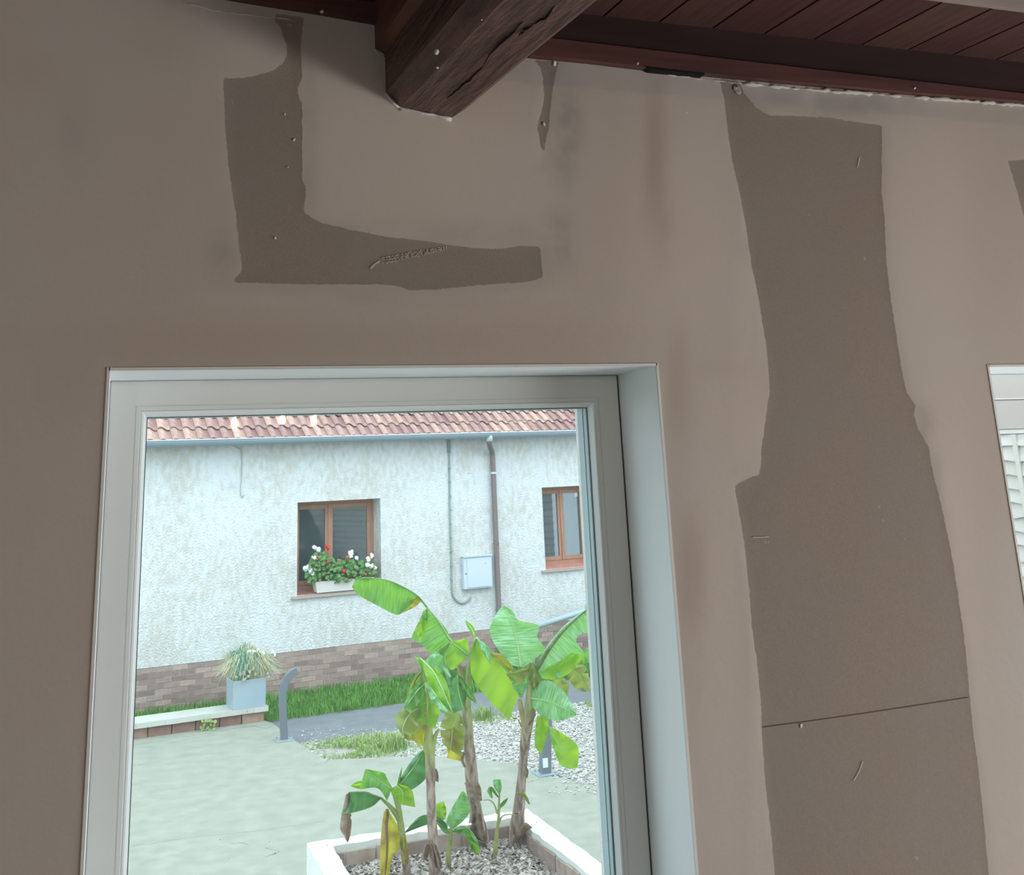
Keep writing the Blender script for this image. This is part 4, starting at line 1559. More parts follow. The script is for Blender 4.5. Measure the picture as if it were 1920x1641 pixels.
# weed at its foot
we = root('weed', onground(390, 1370), label='small leafy weed growing at the foot of the low brick wall', cat='weed')
mb = MB()
c0 = onground(390, 1370)
for k in range(26):
    a = random.uniform(0, 6.28)
    c = c0 + np.array([random.uniform(-0.1, 0.1), random.uniform(-0.06, 0.02), random.uniform(0.01, 0.13)])
    leaf_disc(mb, c, random.uniform(0.012, 0.028), np.array([random.uniform(-0.6, 0.6), -1, 0.7]))
mb.build('leaves', mat('weed_leaf', (0.16, 0.30, 0.08), (0.34, 0.42, 0.14), rough=0.7), we)
mb = MB()
for k in range(5):
    mb.tube([c0, c0 + np.array([random.uniform(-0.08, 0.08), -0.02, 0.10])], 0.003, 4)
mb.build('stems', mat('stem_green', (0.14, 0.28, 0.08)), we)

# ---- zinc planter on the wall
zp0 = house(-0.64, -1.48, 0.188)
zp = root('zinc_planter', zp0, HA, label='grey zinc planter with grasses and white flowers on the low wall end', cat='planter')
A0, A1, B0, B1 = -0.875, -0.435, -1.69, -1.28
mb = MB()
zt = 0.545
ring_o = [(A0, B0), (A1, B0), (A1, B1), (A0, B1)]
for k in range(4):
    a, b = ring_o[k], ring_o[(k + 1) % 4]
    ai = ((a[0] - (A0 + A1) / 2) * 0.95 + (A0 + A1) / 2, (a[1] - (B0 + B1) / 2) * 0.95 + (B0 + B1) / 2)
    bi = ((b[0] - (A0 + A1) / 2) * 0.95 + (A0 + A1) / 2, (b[1] - (B0 + B1) / 2) * 0.95 + (B0 + B1) / 2)
    mb.hexa([house(*a, 0.188), house(*b, 0.188), house(*bi, 0.188), house(*ai, 0.188)], [house(*a, zt), house(*b, zt), house(*bi, zt), house(*ai, zt)])
mb.build('box', M_ZINCBOX, zp, bevel=0.004)
MB().box(A0 + 0.015, A1 - 0.015, B0 + 0.015, B1 - 0.015, 0.19, zt - 0.03, T=house).build('soil', M_MULCHBASE, zp)
mb = MB()
mb2 = MB()
for k in range(1100):
    u, v = random.uniform(A0 + 0.02, A1 - 0.02), random.uniform(B0 + 0.02, B1 - 0.03)
    su_ = (u - (A0 + A1) / 2) / 0.21
    sv_ = (v - (B0 + B1) / 2) / 0.20
    h = random.uniform(0.18, 0.40) * (1.15 - 0.35 * abs(su_))
    ou = su_ * 0.13 + random.gauss(0, 0.07)
    ov = sv_ * 0.10 + random.gauss(-0.02, 0.06)
    p = house(u, v, zt - 0.03)
    q = p + EX * ou * 0.5 + EY * ov * 0.5 + (0, 0, h)
    droop = random.uniform(0.0, 0.9) if sv_ > -0.3 else random.uniform(0.4, 1.15)
    r = p + EX * ou * 1.7 + EY * ov * 1.7 + (0, 0, h * (1.25 - droop) + (-0.03 if droop > 1 else 0))
    t = mb2 if (su_ > 0.05 and random.random() < 0.75) or random.random() < 0.15 or su_ < -0.75 else mb
    n = len(t.v)
    s = EX * 0.0045
    t.v += [tuple(p - s), tuple(p + s), tuple(q + s), tuple(q - s), tuple(r)]
    t.f += [(n, n + 1, n + 2, n + 3), (n + 3, n + 2, n + 4)]
g1 = mb.build('grass_blades', mat('blue_fescue', (0.14, 0.30, 0.20), (0.28, 0.44, 0.33), rough=0.7, scale=12), zp)
g1['kind'] = 'stuff'
g2 = mb2.build('dry_grass', mat('dry_grass', (0.44, 0.42, 0.24), (0.60, 0.56, 0.38), rough=0.8, scale=12), zp)
g2['kind'] = 'stuff'
Z2 = lambda x, y: (x / 7.459 + 400, y / 7.459 + 1190)
M_PC = mat('cream_petal', (0.62, 0.56, 0.46), rough=0.8)
for x, y, r_ in ((500, 245, 0.033), (560, 235, 0.03), (630, 235, 0.038), (685, 270, 0.033), (820, 250, 0.03), (855, 285, 0.022)):
    flower_head(*Z2(x, y), -1.66, r_ * 1.1, M_PW, zp, 7)
for x, y, r_ in ((380, 550, 0.026), (430, 540, 0.03), (500, 530, 0.032), (560, 480, 0.028), (490, 590, 0.026), (430, 630, 0.028), (815, 490, 0.026), (760, 545, 0.022), (770, 600, 0.022), (320, 590, 0.02), (590, 560, 0.022)):
    flower_head(*Z2(x, y), -1.72, r_, M_PC, zp, 7)
mb = MB()
for x, y in ((500, 265), (560, 255), (630, 255), (685, 290), (820, 270)):
    u, z = onhouse(*Z2(x, y), -1.66)
    mb.tube([house((u + -0.6) / 2, -1.55, zt - 0.03), house(u, -1.66, z)], 0.005, 5)
mb.build('flower_stems', mat('stem_green', (0.14, 0.28, 0.08)), zp)


# ---- bollards
def bollard(px_base, px_path, hw_, label, st):
    b = onground(*px_base)
    r = root('bollard', b, 0.15, label=label, cat='bollard', group='grey steel bollards by the patio')
    dep = (b - CAM) @ FW
    pts = []
    for x, y in px_path:
        pts.append(hit(x, y, (0, 1, 0), b))
    pts = smooth_line(pts, 22)
    pts = np.vstack([[b[0], b[1], 0.006], pts])
    MB().tube(pts, hw_, 4, square=True).build('post', M_BOLLARD, r, bevel=0.006)
    mb = MB()
    mb.box(b[0] - 0.11, b[0] + 0.11, b[1] - 0.11, b[1] + 0.11, 0.0, 0.012)
    mb.build('base_plate', M_PLATE, r, bevel=0.004)
    for dx in (-0.085, 0.085):
        for dy in (-0.085, 0.085):
            MB().tube([(b[0] + dx, b[1] + dy, 0.011), (b[0] + dx, b[1] + dy, 0.03)], 0.012, 6).build('bolt', M_PLATE, r)
    if st:
        MB().box(b[0] - hw_ * 0.75, b[0] + hw_ * 0.35, b[1] - hw_ - 0.003, b[1] - hw_ + 0.001, 0.07, 0.16).build('sticker', M_STICKER, r)
    return r


bollard((533, 1388), [(532.5, 1378), (530, 1330), (530, 1300), (533, 1285), (540, 1270), (549, 1262), (557, 1257)], 0.044, 'grey curved steel bollard at the corner of the patio beside the planter', False)
bollard((1022, 1451), [(1022, 1440), (1023, 1380), (1024, 1345), (1026, 1325), (1031, 1311), (1040, 1302)], 0.052, 'grey steel bollard with white sticker behind the right banana plant', True)

# ---- sloping pipe rail by the house
rl = root('pipe_rail', onground(960, 1300), label='pale blue-grey pipe rail sloping up behind the banana leaves', cat='handrail')
vr = -0.7
ra_, rb_ = onhouse(985, 1181, vr), onhouse(1104, 1144, vr)
sl_ = (rb_[1] - ra_[1]) / (rb_[0] - ra_[0])
p0, p1 = house(ra_[0] - 0.15, vr, ra_[1] - 0.15 * sl_), house(rb_[0] + 0.9, vr, rb_[1] + 0.9 * sl_)
MB().tube([p0, p1], 0.045, 12).build('rail', M_RAIL, rl, smooth=True)
for t in (0.12, 0.86):
    q = p0 * (1 - t) + p1 * t
    MB().tube([(q[0], q[1], -0.05), tuple(q)], 0.03, 10).build('post', M_RAIL, rl, smooth=True)

# ---- lap fence to the right
FX = 9.0
fr = root('lap_fence', (FX, 7.5, 0), label='tall bleached lap-board fence seen through the right-hand window', cat='fence')
bz_, pl_ = 0.145, 1.9
bmeshes = []
for k in range(3):
    mb = MB()
    nseg = 12
    for i in range(nseg):
        y0_, y1_ = pl_ * i / nseg, pl_ * (i + 1) / nseg
        w0 = 0.012 * math.sin(i * 1.3 + k * 2) + 0.006 * math.sin(i * 2.9 + k)
        w1 = 0.012 * math.sin((i + 1) * 1.3 + k * 2) + 0.006 * math.sin((i + 1) * 2.9 + k)
        mb.hexa([(-0.040, y0_, w0), (-0.040, y1_, w1), (-0.016, y1_, w1), (-0.016, y0_, w0)], [(0.0, y0_, 0.185), (0.0, y1_, 0.185), (0.012, y1_, 0.185), (0.012, y0_, 0.185)])
    me = mb.mesh('lap_board')
    me.materials.append(M_FENCE)
    bmeshes.append(me)
for pn in range(7):
    y0_ = 0.9 + pn * pl_
    for b in range(12 * 2):
        instance('lap_board', bmeshes[random.randrange(3)], fr, (0, y0_ - 7.5, 0.05 + b * bz_), (random.uniform(-0.006, 0.006), 0, 0))
    pr = (FX - 0.06, FX + 0.05, y0_ - 0.05, y0_ + 0.05)
    MB().box(*pr, -0.1, 3.62).build('post', M_FENCEPOST, fr, bevel=0.006)
    MB().box(FX - 0.045, FX - 0.02, y0_ + 0.60, y0_ + 0.66, 0.05, 3.5).build('batten', M_FENCEPOST, fr)


# ---- shrubs by the fence (mirrored in the house windows)
def shrub(loc, r, h, label, m):
    s = root('shrub', loc, label=label, cat='shrub', group='shrubs in front of the lap fence')
    mb = MB()
    for k in range(1500):
        a, b = random.uniform(0, 6.28), random.random() ** 0.5
        z = random.uniform(0.1, 1)
        rr = r * math.sin(math.pi * min(1, z * 0.85 + 0.12)) * (0.6 + 0.4 * b)
        c = np.array([loc[0] + rr * math.cos(a), loc[1] + rr * math.sin(a), loc[2] + z * h])
        leaf_disc(mb, c, random.uniform(0.06, 0.12), np.array([math.cos(a), math.sin(a), random.uniform(0, 1)]))
    f_ = mb.build('foliage', m, s)
    f_['kind'] = 'stuff'
    mb = MB()
    for k in range(5):
        a = k * 1.26
        mb.tube([(loc[0], loc[1], loc[2] - 0.05), (loc[0] + 0.3 * r * math.cos(a), loc[1] + 0.3 * r * math.sin(a), loc[2] + h * 0.6)], [0.05, 0.02], 6)
    mb.build('stems', mat('shrub_wood', (0.14, 0.10, 0.07)), s)


M_SH = mat('shrub_leaf', (0.02, 0.06, 0.025), (0.05, 0.13, 0.045), rough=0.6, scale=3)
shrub((7.9, 3.4, 0), 0.75, 2.8, 'tall dark green shrub by the near end of the lap fence', M_SH)
shrub((7.2, 1.6, 0), 0.75, 3.2, 'dark green shrub against the building corner', M_SH)

# =================================================================== BANANA BED
RZ = 0.46
PX0, PX1, PY0, PY1, PT = 1.425, 3.165, 5.15, 6.93, 0.165
pln = root('planter_bed', ((PX0 + PX1) / 2, (PY0 + PY1) / 2, 0), label='white-painted square masonry planter holding the banana plants', cat='planter')
# four walls with a worn inner edge
def rim(seg, name='planter_wall'):
    """seg: outer and inner edge as functions of t"""
    mb = MB()
    K = 26
    O, I = seg
    prev = None
    for i in range(K + 1):
        t = i / K
        o = np.array(O[0]) * (1 - t) + np.array(O[1]) * t
        n_ = np.array(I[0]) * (1 - t) + np.array(I[1]) * t
        d = (n_ - o) / np.linalg.norm(n_ - o)
        j = random.uniform(-0.012, 0.004) if 0 < i < K else 0
        jo = random.uniform(-0.004, 0.004) if 0 < i < K else 0
        inn = n_ + d * j
        zz = RZ + random.uniform(-0.004, 0.004)
        mb.v += [(o[0], o[1], -0.05), (o[0] + d[0] * jo, o[1] + d[1] * jo, zz), (inn[0], inn[1], zz), (inn[0], inn[1], RZ - 0.035), (n_[0] - d[0] * 0.02, n_[1] - d[1] * 0.02, -0.05)]
        if i:
            b = (i - 1) * 5
            for k in range(5):
                mb.f.append((b + k, b + (k + 1) % 5, b + 5 + (k + 1) % 5, b + 5 + k))
    mb.f.append((0, 1, 2, 3, 4))
    mb.f.append(tuple(K * 5 + k for k in (4, 3, 2, 1, 0)))
    return mb.build(name, M_PLANTERWHITE, pln)


oc = [(PX0, PY0), (PX1 + 0.03, PY0), (PX1, PY1), (PX0, PY1)]
ic = [(PX0 + PT, PY0 + PT), (PX1 + 0.03 - PT, PY0 + PT), (PX1 - PT, PY1 - PT), (PX0 + PT, PY1 - PT)]
for k in range(4):
    j = (k + 1) % 4
    rim(((oc[k], oc[j]), (ic[k], ic[j])))
# brick lining inside, one row on edge
M_LIN = mat('lining_brick', (0.30, 0.22, 0.19), (0.42, 0.34, 0.30), rough=0.95, scale=10, rand=0.25)
for k in (1, 2, 3):
    a, b = np.array(ic[k]), np.array(ic[(k + 1) % 4])
    d = b - a
    L_ = np.linalg.norm(d)
    d /= L_
    nrm = np.array([-d[1], d[0]])
    s = 0.0
    while s < L_ - 0.05:
        e = min(L_, s + random.uniform(0.18, 0.24))
        th_ = 0.014 + random.uniform(-0.004, 0.006)
        p, q = a + d * (s + 0.006), a + d * (e - 0.006)
        zt_ = RZ - 0.03 - random.uniform(0.0, 0.02)
        mb = MB()
        mb.hexa([(*p, 0.15), (*q, 0.15), (*(q + nrm * th_), 0.15), (*(p + nrm * th_), 0.15)], [(*p, zt_), (*q, zt_), (*(q + nrm * th_), zt_), (*(p + nrm * th_), zt_)])
        mb.build('brick', M_LIN, pln, bevel=0.005)
        s = e
MZ = 0.315
MB().box(PX0 + PT - 0.03, PX1 - PT + 0.05, PY0 + PT - 0.03, PY1 - PT + 0.03, 0.02, MZ - 0.02).build('soil', M_MULCHBASE, pln)
mb = MB()
for k in range(9000):
    x, y = random.uniform(PX0 + PT, PX1 - PT + 0.02), random.uniform(PY0 + PT, PY1 - PT)
    a = random.uniform(0, 6.28)
    l_, w_ = random.uniform(0.012, 0.032), random.uniform(0.005, 0.012)
    tz = random.gauss(0, 0.3)
    d = np.array([math.cos(a), math.sin(a), tz]) * l_
    s = np.array([-math.sin(a), math.cos(a), random.gauss(0, 0.4)]) * w_
    c = np.array([x, y, MZ + random.uniform(-0.02, 0.012) + 0.02 * math.sin(x * 7) * math.sin(y * 6)])
    u_ = np.array([0, 0, 0.003])
    mb.hexa([c - d - s, c + d - s, c + d + s, c - d + s], [c - d - s + u_, c + d - s * 0.6 + u_, c + d + s * 0.6 + u_, c - d + s + u_])
mu = mb.build('wood_chip_mulch', M_MULCH, pln)
mu['kind'] = 'stuff'

# ---- banana plants
z4 = lambda L: [(x / 2.7764 + 600, y / 2.7764 + 1050) for x, y in L]
z6 = lambda L: [(x / 6.3115 + 640, y / 6.3115 + 1060) for x, y in L]


class Plant:
    def __init__(self, px_base, label):
        self.base = onground(*px_base, MZ - 0.02)
        self.dep = (self.base - CAM) @ FW
        self.o = root('banana_plant', self.base, label=label, cat='banana plant', group='banana plants in the white planter')

    def at(self, x, y, d=0.0):
        return CAM + ray(x, y) * (self.dep + d)

    def stem(self, path, radii, m, name='pseudostem', d=None):
        P = np.array([self.at(x, y, 0 if d is None else d[i]) for i, (x, y) in enumerate(path)])
        if name == 'pseudostem':
            P[0] = self.base
        n = 26
        S = smooth_line(P, n)
        R = np.interp(np.linspace(0, 1, n), np.linspace(0, 1, len(radii)), radii)
        R = R * (1 + rng.normal(0, 0.035, n))
        return MB().tube(S, R, 10).build(name, m, self.o, smooth=True)

    def leaf(self, mid, L, R, m, dm=(0, 0), dL=(0, 0), dR=(0, 0), rib=M_RIB, rr=0.007, tear=0.0, n=22, cols=4, curl=0.03, label=None):
        mid = smooth_line(mid, n)
        mb = MB()
        uv = []
        sides = [(-1, L, dL), (1, R, dR)]
        ph = random.uniform(0, 6.28)
        pleat = min(0.05, 0.0004 * np.abs(np.diff(np.array(mid), axis=0)).sum())
        for sgn, E_, dE in sides:
            if E_ is None:
                continue
            ed = smooth_line(E_, n)
            b0 = len(mb.v)
            for i in range(n):
                t = i / (n - 1)
                pull = 1.0
                if tear and 0 < i < n - 1 and random.random() < tear:
                    pull = random.uniform(0.45, 0.85)
                d0 = dm[0] * (1 - t) + dm[1] * t
                d1 = dE[0] * (1 - t) + dE[1] * t
                for c in range(cols + 1):
                    s = c / cols * pull
                    x, y = mid[i] * (1 - s) + ed[i] * s
                    dep = d0 * (1 - s) + d1 * s + curl * math.sin(math.pi * s) * sgn + 0.008 * s * math.sin(i * 1.7 + sgn) + pleat * s * math.sin(6.283 * 2.6 * t + ph)
                    mb.v.append(tuple(self.at(x, y, dep)))
                    uv.append((sgn * s, t))
            for i in range(n - 1):
                for c in range(cols):
                    a = b0 + i * (cols + 1) + c
                    mb.f.append((a, a + 1, a + cols + 2, a + cols + 1))
        mb.uv = uv
        o = mb.build('leaf', m, self.o, smooth=True)
        if label:
            o['label'] = label
        if rib:
            P = [self.at(x, y, dm[0] * (1 - i / (n - 1)) + dm[1] * i / (n - 1) - 0.004) for i, (x, y) in enumerate(mid)]
            MB().tube(P, [rr * (1 - 0.75 * i / (n - 1)) for i in range(n)], 6).build('midrib', rib, o, smooth=True)
        return o


# --- tall plant on the left
A = Plant((815, 1662), 'tall left banana plant with drooping tattered leaves')
A.stem(z4([(600, 1700), (598, 1600), (585, 1400), (578, 1250), (575, 1100), (570, 980), (565, 880), (556, 760)]), [0.044, 0.040, 0.036, 0.032, 0.033, 0.036, 0.030, 0.018], stem_mat('stem_left', 1.02, 1.22))
A.stem(z4([(566, 1000), (558, 820), (548, 640)]), [0.028, 0.022, 0.012], M_PETIOLE, 'petiole')
A.stem(z4([(575, 1010), (600, 920), (620, 880)]), [0.03, 0.018, 0.01], M_PETIOLE, 'petiole')
A.stem(z4([(565, 1000), (535, 930), (515, 880)]), [0.03, 0.018, 0.01], M_PETIOLE, 'petiole')
A.leaf(z4([(545, 640), (530, 570), (490, 497)]), z4([(545, 640), (525, 570), (490, 497)]), z4([(600, 690), (590, 560), (490, 497)]), L_LIME, dm=(0, -0.1), dR=(0.1, 0))
A.leaf(z4([(520, 512), (600, 600), (690, 797)]), z4([(520, 512), (575, 660), (690, 797)]), z4([(520, 512), (650, 620), (690, 797)]), L_LIME, dm=(-0.05, -0.25), dL=(-0.1, -0.25), dR=(0.05, -0.2), tear=0.05)
A.leaf(z4([(550, 640), (500, 690), (440, 775)]), z4([(540, 620), (480, 660), (437, 765)]), z4([(545, 680), (520, 740), (470, 800)]), L_GREEN, dm=(0, -0.15), dL=(0.05, -0.1), dR=(-0.1, -0.2), tear=0.08)
A.leaf(z4([(550, 560), (500, 620), (460, 720), (440, 770)]), z4([(545, 550), (485, 620), (445, 730), (436, 765)]), z4([(550, 590), (520, 650), (480, 730), (450, 775)]), L_OLIVE, dm=(0.08, 0.1), dR=(0.02, 0.05), rib=M_RIBDARK)
A.leaf(z4([(548, 760), (470, 800), (430, 880), (440, 930)]), z4([(540, 735), (440, 770), (385, 830), (420, 900)]), z4([(555, 800), (520, 850), (490, 900), (470, 945)]), L_OLIVE, dm=(-0.05, -0.2), dL=(0, -0.1), dR=(-0.15, -0.25), tear=0.1)
A.leaf(z4([(545, 830), (500, 890), (450, 920), (425, 900)]), z4([(540, 810), (480, 850), (430, 880), (415, 870)]), z4([(548, 900), (530, 970), (480, 940), (430, 920)]), L_YELLOW, dm=(-0.1, -0.18), dR=(-0.16, -0.22), tear=0.2)
A.leaf(z4([(552, 640), (560, 740), (555, 860)]), z4([(548, 650), (505, 770), (478, 870)]), z4([(560, 650), (620, 770), (600, 880)]), L_LIME, dm=(-0.08, -0.12), dL=(0.05, -0.12), dR=(0.02, -0.1), rib=M_PETIOLE, rr=0.012, tear=0.06)
A.leaf(z4([(555, 640), (600, 700), (660, 790)]), z4([(550, 650), (580, 730), (640, 800)]), z4([(570, 635), (640, 690), (695, 795)]), L_PALE, dm=(-0.12, -0.3), dL=(-0.14, -0.3), dR=(-0.05, -0.22))
A.leaf(z4([(580, 620), (600, 530), (640, 500)]), z4([(545, 560), (570, 500), (620, 490)]), z4([(610, 640), (630, 590), (640, 520)]), L_PALE, dm=(0.1, 0.1), dL=(0.05, 0.1), dR=(0.15, 0.1), rr=0.005)
for pts in ([(560, 1480), (545, 1530), (540, 1560)], [(590, 1480), (610, 1540), (620, 1600)], [(590, 1080), (600, 1110), (600, 1150)], [(575, 1460), (590, 1510), (600, 1600)]):
    q = z4(pts)
    A.leaf(q, [(x - 5, y) for x, y in q], [(x + 6, y + 3) for x, y in q], L_DRY, dm=(-0.07, -0.10), dL=(-0.05, -0.06), dR=(-0.05, -0.06), rib=None, n=8)

# --- tall plant in the middle
B = Plant((908, 1590), 'middle banana plant with the long arching leaf pointing left')
B.stem(z4([(850, 1490), (835, 1420), (800, 1250), (785, 1080), (770, 900), (765, 800), (760, 720), (775, 600)]), [0.056, 0.052, 0.050, 0.048, 0.044, 0.040, 0.034, 0.022], stem_mat('stem_middle', 1.0, 1.45))
B.stem(z4([(765, 760), (770, 620), (785, 520), (800, 440), (815, 405)]), [0.034, 0.028, 0.022, 0.016, 0.010], M_PETIOLE, 'petiole')
B.stem(z4([(762, 740), (745, 640), (725, 560), (700, 500)]), [0.032, 0.026, 0.02, 0.014], mat('petiole_brown', (0.32, 0.24, 0.10), (0.40, 0.36, 0.16), rough=0.6, scale=14), 'petiole')
mid1 = z6([(1500, 1065), (1300, 900), (1160, 680), (1010, 490)])
B.leaf(mid1, z6([(1480, 1090), (1260, 1000), (1080, 1045), (940, 930), (835, 850), (1000, 535)]), z6([(1500, 1050), (1310, 880), (1230, 740), (1010, 488)]), L_GREEN, dm=(0, -0.25), dL=(-0.1, -0.35), dR=(0.08, -0.2), rr=0.011, cols=6, n=30)
B.leaf(z6([(1020, 510), (1010, 560), (960, 680), (900, 800)]), z6([(970, 540), (930, 640), (870, 760), (835, 850)]), z6([(1025, 530), (1020, 690), (960, 850), (925, 905)]), L_LIME, dm=(-0.27, -0.4), dL=(-0.32, -0.42), dR=(-0.3, -0.4), rib=None)
B.leaf(z6([(1010, 490), (900, 372), (640, 212), (400, 156), (210, 160), (128, 255)]), z6([(1010, 490), (900, 372), (640, 212), (400, 156), (210, 160), (128, 255)][:1] + [(905, 355), (640, 205), (400, 150), (200, 158), (126, 250)]), z6([(960, 440), (900, 400), (740, 545), (650, 585), (430, 480), (200, 350), (128, 262)]), L_GREEN, dm=(-0.25, -0.6), dL=(-0.24, -0.6), dR=(-0.3, -0.62), rr=0.009, n=34, cols=6, curl=0.05, label='long arching leaf with hanging blade')
B.leaf(z6([(905, 375), (850, 430), (735, 550)]), z6([(900, 372), (800, 450), (720, 545)]), z6([(950, 430), (860, 500), (740, 556)]), L_YELLOW, dm=(-0.33, -0.36), dL=(-0.31, -0.35), dR=(-0.33, -0.36), rib=None, n=12, curl=0.01)
B.leaf(z6([(1500, 1070), (1400, 985), (1290, 910)]), z6([(1380, 1200), (1300, 1240), (1240, 1160), (1165, 1035)]), z6([(1510, 1060), (1490, 880), (1400, 884), (1290, 908)]), L_LIME, dm=(-0.05, -0.2), dL=(-0.2, -0.28), dR=(0.02, -0.15), rr=0.006, cols=6)
B.leaf(z6([(1290, 912), (1190, 990), (1125, 1080), (1095, 1200)]), z6([(1280, 905), (1180, 975), (1060, 1060), (1000, 1130)]), z6([(1290, 930), (1230, 1130), (1300, 1330), (1180, 1230)]), L_PALE, dm=(-0.22, -0.3), dL=(-0.2, -0.3), dR=(-0.28, -0.32), rr=0.006, n=24)
B.leaf(z4([(815, 405), (890, 495), (960, 560), (1040, 690)]), z4([(800, 430), (900, 480), (1005, 590), (1042, 690)]), z4([(785, 470), (790, 600), (870, 720), (985, 835)]), L_LIME, dm=(0, 0.05), dL=(0.08, 0.1), dR=(-0.12, -0.05), cols=6, n=28, rr=0.009, tear=0.03)
B.leaf(z4([(815, 405), (850, 440), (888, 540)]), z4([(815, 405), (835, 460), (888, 545)]), z4([(815, 405), (880, 455), (890, 530)]), L_PALE, dm=(-0.03, -0.15), dL=(-0.1, -0.16), dR=(0.03, -0.1), rib=None, n=14)
B.leaf(z4([(880, 490), (960, 520), (1005, 580)]), z4([(885, 480), (970, 500), (1010, 575)]), z4([(890, 500), (950, 545), (985, 575)]), L_YELLOW, dm=(0.0, 0.0), dL=(0.06, 0.04), dR=(-0.05, 0), rib=None, n=12)
B.leaf(z4([(805, 400), (785, 350), (758, 318)]), z4([(800, 405), (770, 355), (756, 322)]), z4([(812, 398), (800, 350), (764, 315)]), L_LIME, dm=(0.05, 0.15), dL=(0.05, 0.15), dR=(0.05, 0.15), n=12)
B.leaf(z4([(715, 605), (720, 680), (745, 780)]), z4([(690, 620), (668, 690), (692, 800)]), z4([(725, 600), (765, 660), (755, 770)]), L_DARK, dm=(-0.1, -0.22), dL=(-0.2, -0.28), dR=(-0.06, -0.18), rr=0.006)
B.leaf(z4([(728, 610), (770, 680), (815, 745)]), z4([(720, 640), (755, 700), (812, 750)]), z4([(735, 605), (775, 660), (816, 735)]), L_GREEN, dm=(-0.1, -0.2), dL=(-0.12, -0.2), dR=(-0.06, -0.18), rib=None, n=12)
B.leaf(z4([(720, 790), (690, 880), (680, 990)]), z4([(650, 790), (625, 880), (640, 960)]), z4([(745, 830), (752, 920), (740, 1030)]), L_OLIVE, dm=(-0.08, -0.15), dL=(-0.1, -0.12), dR=(-0.12, -0.18), tear=0.12, n=26)
B.leaf(z4([(700, 870), (690, 950), (670, 1035)]), z4([(660, 880), (660, 960), (655, 1030)]), z4([(730, 900), (735, 960), (745, 1050)]), L_YELLOW, dm=(-0.1, -0.12), dL=(-0.1, -0.1), dR=(-0.1, -0.1), rib=None, tear=0.5, n=16)
B.leaf(z4([(660, 560), (690, 610), (690, 640)]), z4([(640, 560), (660, 620), (670, 650)]), z4([(680, 550), (700, 600), (700, 640)]), L_DARK, dm=(0, 0), dL=(0.05, 0.05), dR=(0.05, 0), rib=None, n=10)
for pts, w_ in (([(790, 1160), (800, 1190), (805, 1250)], 14), ([(815, 1320), (830, 1400), (845, 1460)], 8), ([(790, 1260), (800, 1310), (790, 1370)], 6), ([(745, 1000), (740, 1040), (755, 1080)], 3), ([(800, 1380), (780, 1430), (850, 1470)], 10)):
    q = z4(pts)
    B.leaf(q, [(x - w_, y) for x, y in q], [(x + w_, y + 2) for x, y in q], L_DRY, dm=(-0.09, -0.13), dL=(-0.05, -0.06), dR=(-0.05, -0.06), rib=None, n=10)

# --- tall plant on the right
Cc = Plant((968, 1592), 'right banana plant with the broad upright pale leaf')
Cc.stem(z4([(1010, 1500), (1025, 1400), (1040, 1250), (1055, 1080), (1070, 930), (1085, 800), (1095, 700), (1100, 600)]), [0.066, 0.054, 0.040, 0.033, 0.036, 0.042, 0.034, 0.020], stem_mat('stem_right', 1.05, 1.5))
Cc.stem(z4([(1080, 880), (1095, 700), (1102, 600), (1100, 528)]), [0.036, 0.030, 0.024, 0.008], M_PETIOLE, 'petiole')
Cc.stem(z4([(1070, 880), (1048, 780), (1040, 730)]), [0.03, 0.02, 0.016], MATS['petiole_brown'], 'petiole')
Cc.stem(z4([(1085, 880), (1110, 800), (1120, 770)]), [0.03, 0.018, 0.014], MATS['petiole_brown'], 'petiole')
Cc.leaf(z4([(1045, 560), (1030, 450), (1000, 330), (958, 238)]), z4([(1000, 548), (935, 480), (890, 400), (885, 350), (925, 270), (956, 238)]), z4([(1060, 560), (1125, 510), (1170, 465), (1130, 400), (1138, 340), (1035, 315), (1005, 268), (962, 240)]), L_PALE, dm=(0.05, 0.25), dL=(-0.02, 0.2), dR=(0.0, 0.2), rr=0.010, cols=6, n=32, curl=0.02, label='broad upright pale green leaf')
Cc.leaf(z4([(1128, 565), (1200, 450), (1290, 345), (1392, 258)]), z4([(1118, 555), (1190, 435), (1285, 330), (1390, 252)]), z4([(1150, 605), (1215, 622), (1300, 590), (1335, 530), (1375, 490), (1335, 430), (1340, 400), (1370, 382), (1398, 375), (1400, 300)]), L_PALE, dm=(0.0, -0.15), dL=(0.02, -0.13), dR=(-0.12, -0.2), rib=M_RIBDARK, rr=0.020, cols=6, n=34, tear=0.10)
Cc.leaf(z4([(1160, 580), (1230, 560), (1330, 490)]), z4([(1180, 560), (1240, 530), (1310, 480)]), z4([(1150, 612), (1225, 624), (1310, 580), (1376, 490)]), L_LIME, dm=(-0.12, -0.2), dL=(-0.12, -0.2), dR=(-0.2, -0.24), rib=None)
Cc.leaf(z4([(1100, 720), (1200, 740), (1335, 805)]), z4([(1110, 660), (1180, 625), (1265, 680), (1335, 800)]), z4([(1108, 770), (1160, 815), (1240, 838), (1335, 812)]), L_PALE, dm=(-0.05, -0.25), dL=(0.02, -0.2), dR=(-0.1, -0.28), rr=0.006, cols=6)
Cc.leaf(z4([(1110, 660), (1140, 650), (1190, 625)]), z4([(1080, 640), (1130, 610), (1180, 620)]), z4([(1100, 740), (1130, 720), (1190, 640)]), L_GREEN, dm=(0, 0), dL=(0, 0), dR=(-0.05, 0), rib=None)
Cc.leaf(z4([(1160, 815), (1155, 900), (1150, 1010)]), z4([(1130, 810), (1118, 900), (1118, 975)]), z4([(1190, 830), (1186, 900), (1152, 1012)]), L_LIME, dm=(-0.1, -0.15), dL=(-0.1, -0.15), dR=(-0.12, -0.15), rib=None)
